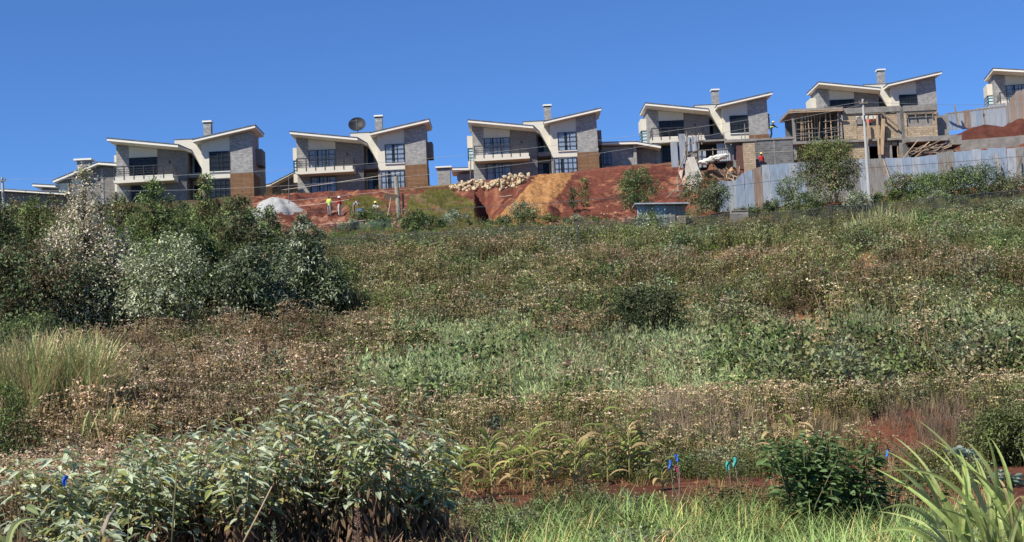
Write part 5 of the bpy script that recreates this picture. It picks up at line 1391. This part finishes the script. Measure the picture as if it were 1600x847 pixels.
for i, (u, Y, lb) in enumerate(((1332, 91, 'pale yellow reed clump, leftmost of three in the upper right field'), (1366, 92, 'pale yellow reed clump, middle and tallest of three in the upper right field'), (1408, 92, 'pale yellow reed clump, rightmost of three in the upper right field'))):
    tallgrass('reed_clump', lb, [(u, Y), (u + 8, Y)], [1.2, 2.0, 1.6][i], 150, [(.40, .38, .20), (.34, .36, .16)], .035, 210 + i, spread=.45, bend=(.1, .7), group='pale reed clumps')

# ------------------------------------------------------------------ vegetable plot
def maize(u, Y, h, seed, label):
    r = np.random.default_rng(seed); g = ground(u, Y); root = empty('maize_plant', g, label, 'maize plant', 'maize plants in the plot'); h *= .86
    lean = r.normal(0, .06, 2); top = Vector((lean[0] * h, lean[1] * h, h))
    MB().tube([(0, 0, -.05), (lean[0] * h * .4, 0, h * .5), top], [.016, .013, .006], 7).build('stalk', mat_maize, root)
    n = 12; t = np.linspace(.12, .92, n); az = np.where(np.arange(n) % 2 == 0, 0, math.pi) + r.uniform(-.6, .6) + r.normal(0, .35, n)
    B = np.stack([lean[0] * h * t, lean[1] * h * t, h * t], 1); k = 9
    Ln = h * r.uniform(.4, .7, n); C_ = arcs(B, az, Ln, r.uniform(.7, 1.2, n), r.uniform(1.3, 2.9, n), k)
    s = unit(np.stack([-np.sin(az), np.cos(az), r.normal(0, .25, n)], 1)); W = (np.sin(np.linspace(.5, 3.05, k)) ** .7)[None] * .095 * r.uniform(.8, 1.2, n)[:, None]
    up_ = unit(np.cross(s, np.stack([np.cos(az), np.sin(az), np.zeros(n)], 1)) * -1)
    q_ = vfold(C_, s, W, up_, .18)
    dry = r.random(n) < (1 - t) * .9 + .05
    c = np.where(dry[:, None], jit((.46, .35, .17), n, .15, r), jit((.25, .31, .08), n, .2, r)); c = np.repeat(c, k - 1, 0); quads_mesh('leaves', q_, np.concatenate([c, c]), M_BIGLEAF, root)
    n = 9; az = r.uniform(0, 6.3, n); C_ = arcs(np.tile(np.array(top), (n, 1)), az, r.uniform(.1, .22, n), r.uniform(.9, 1.5, n), r.uniform(.2, .9, n), 4)
    quads_mesh('tassel', stripq(C_, unit(np.stack([-np.sin(az), np.cos(az), az * 0], 1)), np.full((n, 4), .008)), np.repeat(jit((.40, .30, .16), n, .1, r), 3, 0), M_WEED, root)
mat_maize = mat_plain('maize_stalk', (.26, .26, .10), .7, .2, 5)
mz = [(700, 24.5, 'leftmost maize plant, half behind the pale leafy bushes'), (722, 24, 'yellowing maize plant second from the left'), (744, 25.5, 'maize plant with dry drooping lower leaves, third from the left'), (770, 25, 'maize plant just above the small onion tuft in the red soil'),
 (800, 26.5, 'thin maize plant at the back between the onion tuft and the dark spire'), (818, 25, 'full green maize plant left of the plot middle'), (838, 26, 'tall maize plant left of the dark weed spire'), (868, 25.2, 'short maize plant beside the dark weed spire'), (898, 25.6, 'dark leaved maize plant in the plot middle'), (914, 26.3, 'withered maize plant behind the dark leaved one'),
 (950, 26.2, 'green maize plant with an upright leaf right of the plot middle'), (984, 26.4, 'tallest maize plant near the right of the row with a pale tassel'), (1004, 26.8, 'slender maize plant at the right end of the row'), (1036, 25, 'dry bent maize plant next to the blue rags'), (1215, 26.5, 'dry maize plant rising behind the round leafy bush'), (1240, 27, 'tall dry maize plant at the back right above the round leafy bush')]
for i in range(16): maize(random.uniform(695, 1030), random.uniform(26.6, 28.6), random.uniform(.6, 1.05), 330 + i, 'small yellowing maize plant in the crowded back of the maize row')
for i, (u, Y, lb) in enumerate(mz): maize(u, Y, [1.05, 1.15, .9, 1.2, .95, 1.25, 1.3, .8, 1.05, .9, 1.2, 1.45, 1.1, .6, .9, 1.1][i], 300 + i, lb)
def tuft(name, label, u, Y, h, n, col, w, seed, cat, group=None, el=(.9, 1.5), bend=(.2, 1.0), mt=None):
    r = np.random.default_rng(seed); g = ground(u, Y); B = np.stack([r.normal(0, .04, n), r.normal(0, .04, n), np.zeros(n) - .02], 1); az = r.uniform(0, 6.3, n)
    C_ = arcs(B, az, h * r.uniform(.6, 1.1, n), r.uniform(*el, n), r.uniform(*bend, n), 6); s = unit(np.stack([-np.sin(az), np.cos(az), r.normal(0, .3, n)], 1))
    W = (np.sin(np.linspace(.6, 3.0, 6)) ** .6)[None] * w * np.ones((n, 1)); o = quads_mesh(name, stripq(C_, s, W), np.repeat(jit(col, n, .15, r), 5, 0), mt or M_LEAF); o.location = g
    return tag(o, label, cat, group)
oni = [(772, 22.3, .34, 'largest blue-green onion tuft in the bare red soil'), (722, 23.6, .2, 'small onion tuft left of the bare red patch'), (800, 24, .15, 'small onion tuft behind the bare red patch'), (948, 23.5, .25, 'onion tuft at the left of the right bare soil bed'), (975, 22.8, .17, 'onion tuft in the middle of the right bare soil bed'), (1000, 22.6, .17, 'small onion tuft below the blue rags'), (862, 23.8, .15, 'tiny onion tuft right of the bare red patch'), (980, 24.4, .22, 'onion tuft at the back of the right soil bed')]
for i, (u, Y, h, lb) in enumerate(oni): tuft('onion_plant', lb, u, Y, h, 22, (.15, .24, .16), .014, 400 + i, 'onion plant', 'onion tufts in the soil beds')
# kale: bluish crinkled leaves at right
def bigleaf_q(B, D, Nn, L, W, cup=.25, droop=.35, r=rng, k=5):
    """curved broad leaves with a midrib crease"""
    D = unit(D); S_ = unit(np.cross(D, Nn)); Nn = unit(np.cross(S_, D)); n = len(B); t = np.linspace(0, 1, k)
    C_ = B[:, None] + D[:, None] * (L[:, None] * t[None])[..., None] - np.array([0, 0, 1]) * (droop * L[:, None] * t[None] ** 2)[..., None]
    prof = np.sin(np.pi * np.clip(t, 0, 1) ** .8) ** .8; prof[0] = .06; prof[-1] = .02
    return vfold(C_ + 0, S_, W[:, None] * prof[None], Nn, cup)
def leafy(name, label, cat, u, Y, stems, h, lean, n_per, L, W, pal, seed, group=None, dead=0, low=.35, stemc=M_WOOD, cup=.22, droop=.35, fan=.45, up_=.25, sx=.15):
    r = np.random.default_rng(seed); g = ground(u, Y); root = empty(name, g, label, cat, group); m = MB(); Q = []; C = []; nl = 0; DQ = []; DC = []
    for i in range(stems):
        b = np.array([r.normal(0, sx), r.normal(0, sx), -.1]); az = r.uniform(0, 6.3); le = r.uniform(.1, fan); hh = h * r.uniform(.74, 1.03) * (1 - .25 * le)
        tip = b + np.array([math.cos(az) * le * hh + lean * hh, math.sin(az) * le * hh, hh]); mid = (b + tip) / 2 + np.array([math.cos(az), math.sin(az), 0]) * -.06 * hh
        m.tube([b, mid, tip], [.011, .008, .003], 6)
        k = int(n_per * r.uniform(.8, 1.2)); t = r.uniform(low, 1, k) ** .8; p = (1 - t[:, None]) ** 2 * b + 2 * t[:, None] * (1 - t[:, None]) * mid + t[:, None] ** 2 * tip
        a2 = r.uniform(0, 6.3, k); pet = r.uniform(.02, .10, k) * L / .17 + (1 - t) * .12; d = np.stack([np.cos(a2), np.sin(a2), np.full(k, up_)], 1) + r.normal(0, .2, (k, 3)) + np.array([.4, 0, 0])
        p = p + unit(d) * pet[:, None]; ll = L * r.uniform(.55, 1.15, k) * (1 - .35 * (t > .93)); col = np.array(pal)[r.integers(0, len(pal), k)]
        Q.append(bigleaf_q(p, d, np.tile([0., 0, 1], (k, 1)) + r.normal(0, .35, (k, 3)), ll, ll * W / L * r.uniform(.8, 1.15, k), cup, droop, r))
        c = np.clip(col * (1 + r.normal(0, .13, (k, 1))), .005, 1); cc = np.repeat(c, 4, 0); C.append(np.concatenate([cc, cc]))
        if dead:
            k = dead; t = r.uniform(.05, low + .15, k); p = b + (tip - b) * t[:, None]; a2 = r.uniform(0, 6.3, k); d = np.stack([np.cos(a2) * .5, np.sin(a2) * .5, -np.ones(k)], 1) + r.normal(0, .2, (k, 3))
            ll = L * r.uniform(.6, 1.1, k); DQ.append(bigleaf_q(p + r.normal(0, .05, (k, 3)), d, rnd_dir(k, r), ll, ll * .3, .5, .05, r)); c = np.repeat(jit((.17, .11, .07), k, .3, r), 4, 0); DC.append(np.concatenate([c, c]))
    m.build('stems', stemc, root, smooth=True); quads_mesh('leaves', np.concatenate(Q), np.concatenate(C), M_BIGLEAF, root)
    if dead: quads_mesh('dead_leaves', np.concatenate(DQ), np.concatenate(DC), M_WEED, root)
    return root
M_STEM = mat_plain('green_stem', (.12, .12, .055), .8, .25, 4)
PAL = [(.34, .40, .24), (.48, .54, .38), (.23, .29, .13), (.26, .30, .10), (.41, .48, .32), (.46, .52, .36), (.34, .30, .11)]
BG = 'pale leafy bushes in the left foreground'
for i, (u, Y, h, lb) in enumerate([
 (100, 15.5, 1.55, 'pale leafy bush at the left end of the foreground row'), (165, 16.5, 1.72, 'pale leafy bush second from the left in the foreground row'), (240, 16.0, 1.78, 'pale leafy bush above the broken tan stem at lower left'),
 (310, 17.0, 1.8, 'pale leafy bush in the middle of the left half of the row'), (375, 16.0, 1.72, 'pale leafy bush left of the tallest foreground bush'), (452, 16.6, 2.3, 'tallest pale leafy bush, its top reaching above the others'),
 (515, 17.2, 2.15, 'pale leafy bush just right of the tallest one'), (580, 16.4, 1.92, 'pale leafy bush with drooping top leaves, third from the right'), (640, 17.0, 1.78, 'pale leafy bush next to last at the right end of the row'), (130, 14.4, 1.0, 'low pale leafy bush at the front left')]):
    leafy('leafy_bush', lb, 'bush', u, Y, 17, h * 1.15, .03, 34, .185, .068, PAL, 500 + i, BG, dead=30, low=.40, stemc=M_STEM, fan=.30, droop=.5, up_=.2, sx=.2)
leafy('round_leafy_bush', 'round dark green broad-leaved bush in the right foreground', 'bush', 1290, 18.5, 46, 1.5, 0, 48, .17, .085, [(.10, .17, .055), (.14, .22, .08), (.18, .26, .12), (.08, .13, .04)], 530, low=.1, stemc=M_STEM, fan=.62, droop=.5, up_=.45, sx=.22)
leafy('low_leafy_bush', 'low dark leafy bush right of the round one, under the napier blades', 'bush', 1375, 19, 24, .95, 0, 34, .13, .06, [(.045, .085, .03), (.07, .11, .04)], 531, low=.1, stemc=M_STEM, fan=.9, up_=.4, sx=.25)
leafy('low_leafy_bush', 'dark weedy bush left of the round leafy bush', 'bush', 1135, 19.5, 24, .8, 0, 40, .09, .04, [(.045, .07, .025), (.08, .10, .04)], 532, low=.08, stemc=M_STEM, fan=.8, up_=.4, sx=.25)
leafy('kale_plant', 'blue-grey crinkled kale plant rising behind the napier blades', 'kale plant', 1510, 25, 3, .72, 0, 20, .19, .09, [(.20, .28, .23), (.28, .36, .30)], 533, low=.55, stemc=M_STEM, fan=.2, cup=.4)
leafy('kale_plant', 'low spreading kale plant at the right edge of the plot', 'kale plant', 1578, 23, 5, .4, 0, 18, .16, .09, [(.15, .23, .17), (.20, .28, .22)], 534, low=.4, stemc=M_STEM, fan=.6, cup=.4)
leafy('dark_bush', 'dark blue-grey leafed bush at the lower left edge', 'bush', 12, 17, 18, 1.1, 0, 36, .10, .03, [(.07, .09, .08), (.12, .14, .13), (.05, .07, .045)], 535, low=.15, stemc=M_STEM, fan=.6, sx=.25)
# slim spires
def spire(u, Y, h, label, seed, col=(.07, .09, .035), rad=.09):
    r = np.random.default_rng(seed); g = ground(u, Y); root = empty('weed_spire', g, label, 'weed', 'slim weed spires'); MB().tube([(0, 0, -.05), (.03, 0, h)], [.008, .003], 5).build('stem', M_STEM, root)
    n = int(420 * h); t = r.uniform(.02, 1, n); a = r.uniform(0, 6.3, n); q_ = rad * (1 - t) ** .5 + .01
    p = np.stack([np.cos(a) * q_ * .3 + .03 * t, np.sin(a) * q_ * .3, t * h], 1); d = np.stack([np.cos(a), np.sin(a), np.full(n, 1.)], 1)
    quads_mesh('foliage', leafq(p, d, rnd_dir(n, r), q_ * r.uniform(.6, 1.2, n), .012), jit(col, n, .2, r), M_LEAF, root)
spire(842, 21, .98, 'dark feathery weed spire standing left of the plot middle', 1); spire(912, 20, 1.15, 'taller brownish green weed spire in the plot middle', 2, (.10, .10, .045), .12)
spire(428, 12.6, .95, 'pale green prickly weed spire leaning before the dead leaves', 3, (.18, .24, .14), .05); spire(575, 12.5, .72, 'small pale green spire at the bottom right of the leafy bushes', 4, (.16, .22, .12), .05)
spire(560, 13.2, 1.05, 'pinkish dry seed head spire in front of the dead leaves', 5, (.36, .22, .17), .07)

# foreground ground cover ------------------------------------------------------------------
T_FG = [t_grass(np.random.default_rng(70 + i), .6, 26, (.24, .34, .11), .016, .12, 2.1, 7) for i in range(6)]
T_FGl = [t_grass(np.random.default_rng(80 + i), .4, 26, (.17, .23, .08), .012, .08, 1.9, 6) for i in range(5)]
x = rng.uniform(-.03, .6, 2000); y = rng.uniform(11.5, 20.5, 2000); x = x * y; u, v, n_ = sel(x, y)
m = ((v + n_ * 14) > np.interp(u, [700, 900, 1150, 1350, 1600], [850, 826, 818, 836, 840])) & (n_ > -.35)
scatter('fodder_grass', T_FG, x[m], y[m], rng.uniform(.5, 1.15, m.sum()), ptint(x[m], y[m], 1.0) * np.where(rng.random(m.sum())[:, None] < .08, np.array([[2.2, 1.1, 1.4]]), 1.0), mat_=M_LEAF)
x = rng.uniform(-.5, .55, 7800); y = np.sqrt(rng.uniform(13. ** 2, 29.5 ** 2, 7800)); x = x * y; u, v, n_ = sel(x, y)
bare = ((u > 725) & (u < 835) & (v > 775) & (v < 822)) | ((u > 940) & (u < 1085) & (v > 762) & (v < 800)) | ((u > 1050) & (u < 1075) & (v > 740)) | ((u > 1545) & (v > 730) & (v < 790))
m = ~bare & ((n_ > -.1) | (u < 700)) & (rng.random(7800) < .75)
scatter('plot_weeds', T_WEED_G, x[m], y[m], rng.uniform(.22, .5, m.sum()), ptint(x[m], y[m], .8) * np.array([1, .95, .7]), mat_=M_WEED)
m = ~bare & (n_ > .05) & (rng.random(7800) < .5); scatter('plot_bushes', T_BU, x[m], y[m], rng.uniform(.3, .7, m.sum()), ptint(x[m], y[m], 1.3), mat_=M_LEAF)
m = ~bare & (rng.random(7800) < .45); scatter('plot_grass', T_FGl, x[m], y[m], rng.uniform(.3, .75, m.sum()), ptint(x[m], y[m], 1) * np.where((n_[m] > 0)[:, None], np.array([[1., 1, 1]]), np.array([[1.9, .95, 1.3]])), mat_=M_WEED)
# dead brown leaves and stalks under the bushes
x = rng.uniform(-.37, -.04, 1500); y = rng.uniform(13, 22, 1500); x = x * y
T_DEAD = [t_grass(np.random.default_rng(90 + i), .6, 20, (.15, .095, .06), .022, .14, 2.2, 5) for i in range(4)]
scatter('dead_undergrowth', T_DEAD, x, y, rng.uniform(.5, 1.1, 1500), ptint(x, y, 1.0), mat_=M_WEED)
# weeds behind the bushes up to the field
x = rng.uniform(-.42, -.065, 1500); y = rng.uniform(20, 31.5, 1500); x = x * y
scatter('withered_weeds', T_WEED_D, x, y, rng.uniform(.7, 1.15, 1500), ptint(x, y, 1.45), mat_=M_WEED)
# broken tan stem and bare pale sticks
def stick(pts, rad, label, mt=M_WOOD, cat='stick'):
    o = MB().tube([P(*p) for p in pts], rad, 7).build('dry_stick', mt, smooth=True); return tag(o, label, cat, 'dry sticks in the foreground')
stick([(182, 792, 13.9), (170, 808, 13.8), (160, 830, 13.7), (152, 872, 13.6)], [.010, .020, .024, .03], 'thick broken tan stem at lower left below the pale bushes', M_OLDWOOD)
stick([(120, 818, 13.9), (136, 835, 13.8), (150, 868, 13.7)], [.006, .008, .010], 'thin curved dry stick left of the thick broken stem', M_OLDWOOD)
stick([(277, 732, 13.8), (272, 790, 13.8), (268, 860, 13.7)], [.007, .009, .011], 'upright pale green stalk below the middle of the leafy bushes', M_STEM)
stick([(425, 760, 13.2), (405, 800, 13.1), (378, 852, 13.0)], [.006, .008, .01], 'slanting dry stalk beside the dead leaves')

# napier blades in the right foreground --------------------------------------------------------
def blade_set(name, label, blades, Wd, col, seed, cat='grass', group=None, k=14, extra=0):
    r = np.random.default_rng(seed); root = None; Q = []; Cc = []
    A = P(*blades[0][0]); root = empty(name, A, label, cat, group)
    for b, m_, t_, c in blades:
        p0, p1, p2 = (np.array(P(*q_)) for q_ in (b, m_, t_)); t = np.linspace(0, 1, k)[:, None]
        p1 = 2 * p1 - (p0 + p2) / 2
        Cn = ((1 - t) ** 2 * p0 + 2 * t * (1 - t) * p1 + t ** 2 * p2)[None] - np.array(A)
        d = unit(p2 - p0); s = unit(np.cross(d, np.array([.25 * r.normal(), -1, .2 * r.normal()])))[None]
        tt_ = np.linspace(0, 1, k); W = (np.minimum(1, .55 + 3 * tt_) * (1 - tt_) ** .75 + .01)[None] * Wd * r.uniform(.75, 1.15)
        q_ = vfold(Cn, s, W, np.array([[0, -1., .2]]), .16); Q.append(q_); Cc.append(np.tile(jit(c, 1, .08, r), (len(q_), 1)))
    for q_, c_ in zip(Q, Cc): quads_mesh('blade', q_, c_, M_BLADE, root)
    return root
GA, GB, GC, GY = (.44, .54, .17), (.36, .46, .14), (.52, .60, .23), (.55, .52, .22)
bl = []
for b, m_, t_, c in [((1560, 880), (1515, 745), (1432, 655), GC), ((1548, 885), (1490, 760), (1372, 738), GA), ((1535, 885), (1455, 790), (1362, 730), GB), ((1590, 880), (1558, 760), (1508, 688), GC), ((1578, 880), (1548, 790), (1520, 705), GA),
 ((1500, 885), (1440, 800), (1372, 800), GA), ((1480, 885), (1430, 830), (1360, 838), GB), ((1600, 880), (1600, 780), (1568, 812), GY), ((1585, 880), (1572, 770), (1548, 752), GY), ((1600, 890), (1612, 790), (1640, 720), GA), ((1565, 890), (1530, 800), (1470, 700), GB),
 ((1530, 890), (1500, 820), (1455, 760), GC), ((1550, 890), (1535, 830), (1560, 775), GB), ((1515, 890), (1470, 845), (1405, 812), GC), ((1610, 890), (1585, 835), (1540, 800), GA), ((1520, 890), (1515, 820), (1478, 765), GA), ((1600, 890), (1625, 820), (1650, 800), GB), ((1490, 890), (1460, 850), (1400, 870), GY), ((1572, 890), (1590, 810), (1625, 745), GC), ((1545, 892), (1520, 850), (1500, 800), GB)]:
    y_ = 6.0 + rng.uniform(-.35, .35); bl.append(((*b, y_ + .0), (*m_, y_ - .08), (*t_, y_ - rng.uniform(-.3, .5)), c))
for i in range(26):
    ub_ = rng.uniform(1480, 1610); ut = ub_ - rng.uniform(-30, 140); vt = rng.uniform(670, 830)
    bl.append(((ub_, 890, 6.0), (ub_ * .6 + ut * .4 + 12, 890 * .45 + vt * .55 - 12, 5.9), (ut, vt, 6.0 + rng.uniform(-.5, .5)), [GA, GB, GC][i % 3]))
ng = blade_set('napier_clump', 'big bright napier grass clump with broad arching blades at lower right corner', bl, .032, GA, 9)
MBk = MB()
for i in range(9):
    u_ = 1490 + i * 14; p0 = P(u_ + 10, 905, 6.1); g_ = Vector((p0.x, p0.y, float(Hgt(p0.x, p0.y)))); MBk.tube([g_ - P(*bl[0][0]) - Vector((0, 0, .05)), P(u_, 868, 6.05) - P(*bl[0][0])], [.014, .012], 7)
MBk.build('stems', M_STEM, ng)
bs = blade_set('grass_blade_clump', 'small curved light green blades at the bottom left corner', [((14, 875, 8.0), (22, 822, 8.0), (62, 812, 7.9), GC), ((8, 880, 8.1), (10, 850, 8.1), (-14, 830, 8.0), GA), ((20, 880, 8.1), (40, 850, 8.0), (70, 858, 7.9), GB)], .05, GC, 10)
m = MB(); p0 = P(14, 875, 8.0); m.tube([Vector((0, 0, float(Hgt(p0.x, p0.y)) - p0.z - .05)), (0, 0, .02)], [.012, .01], 6); m.build('stem', M_STEM, bs)
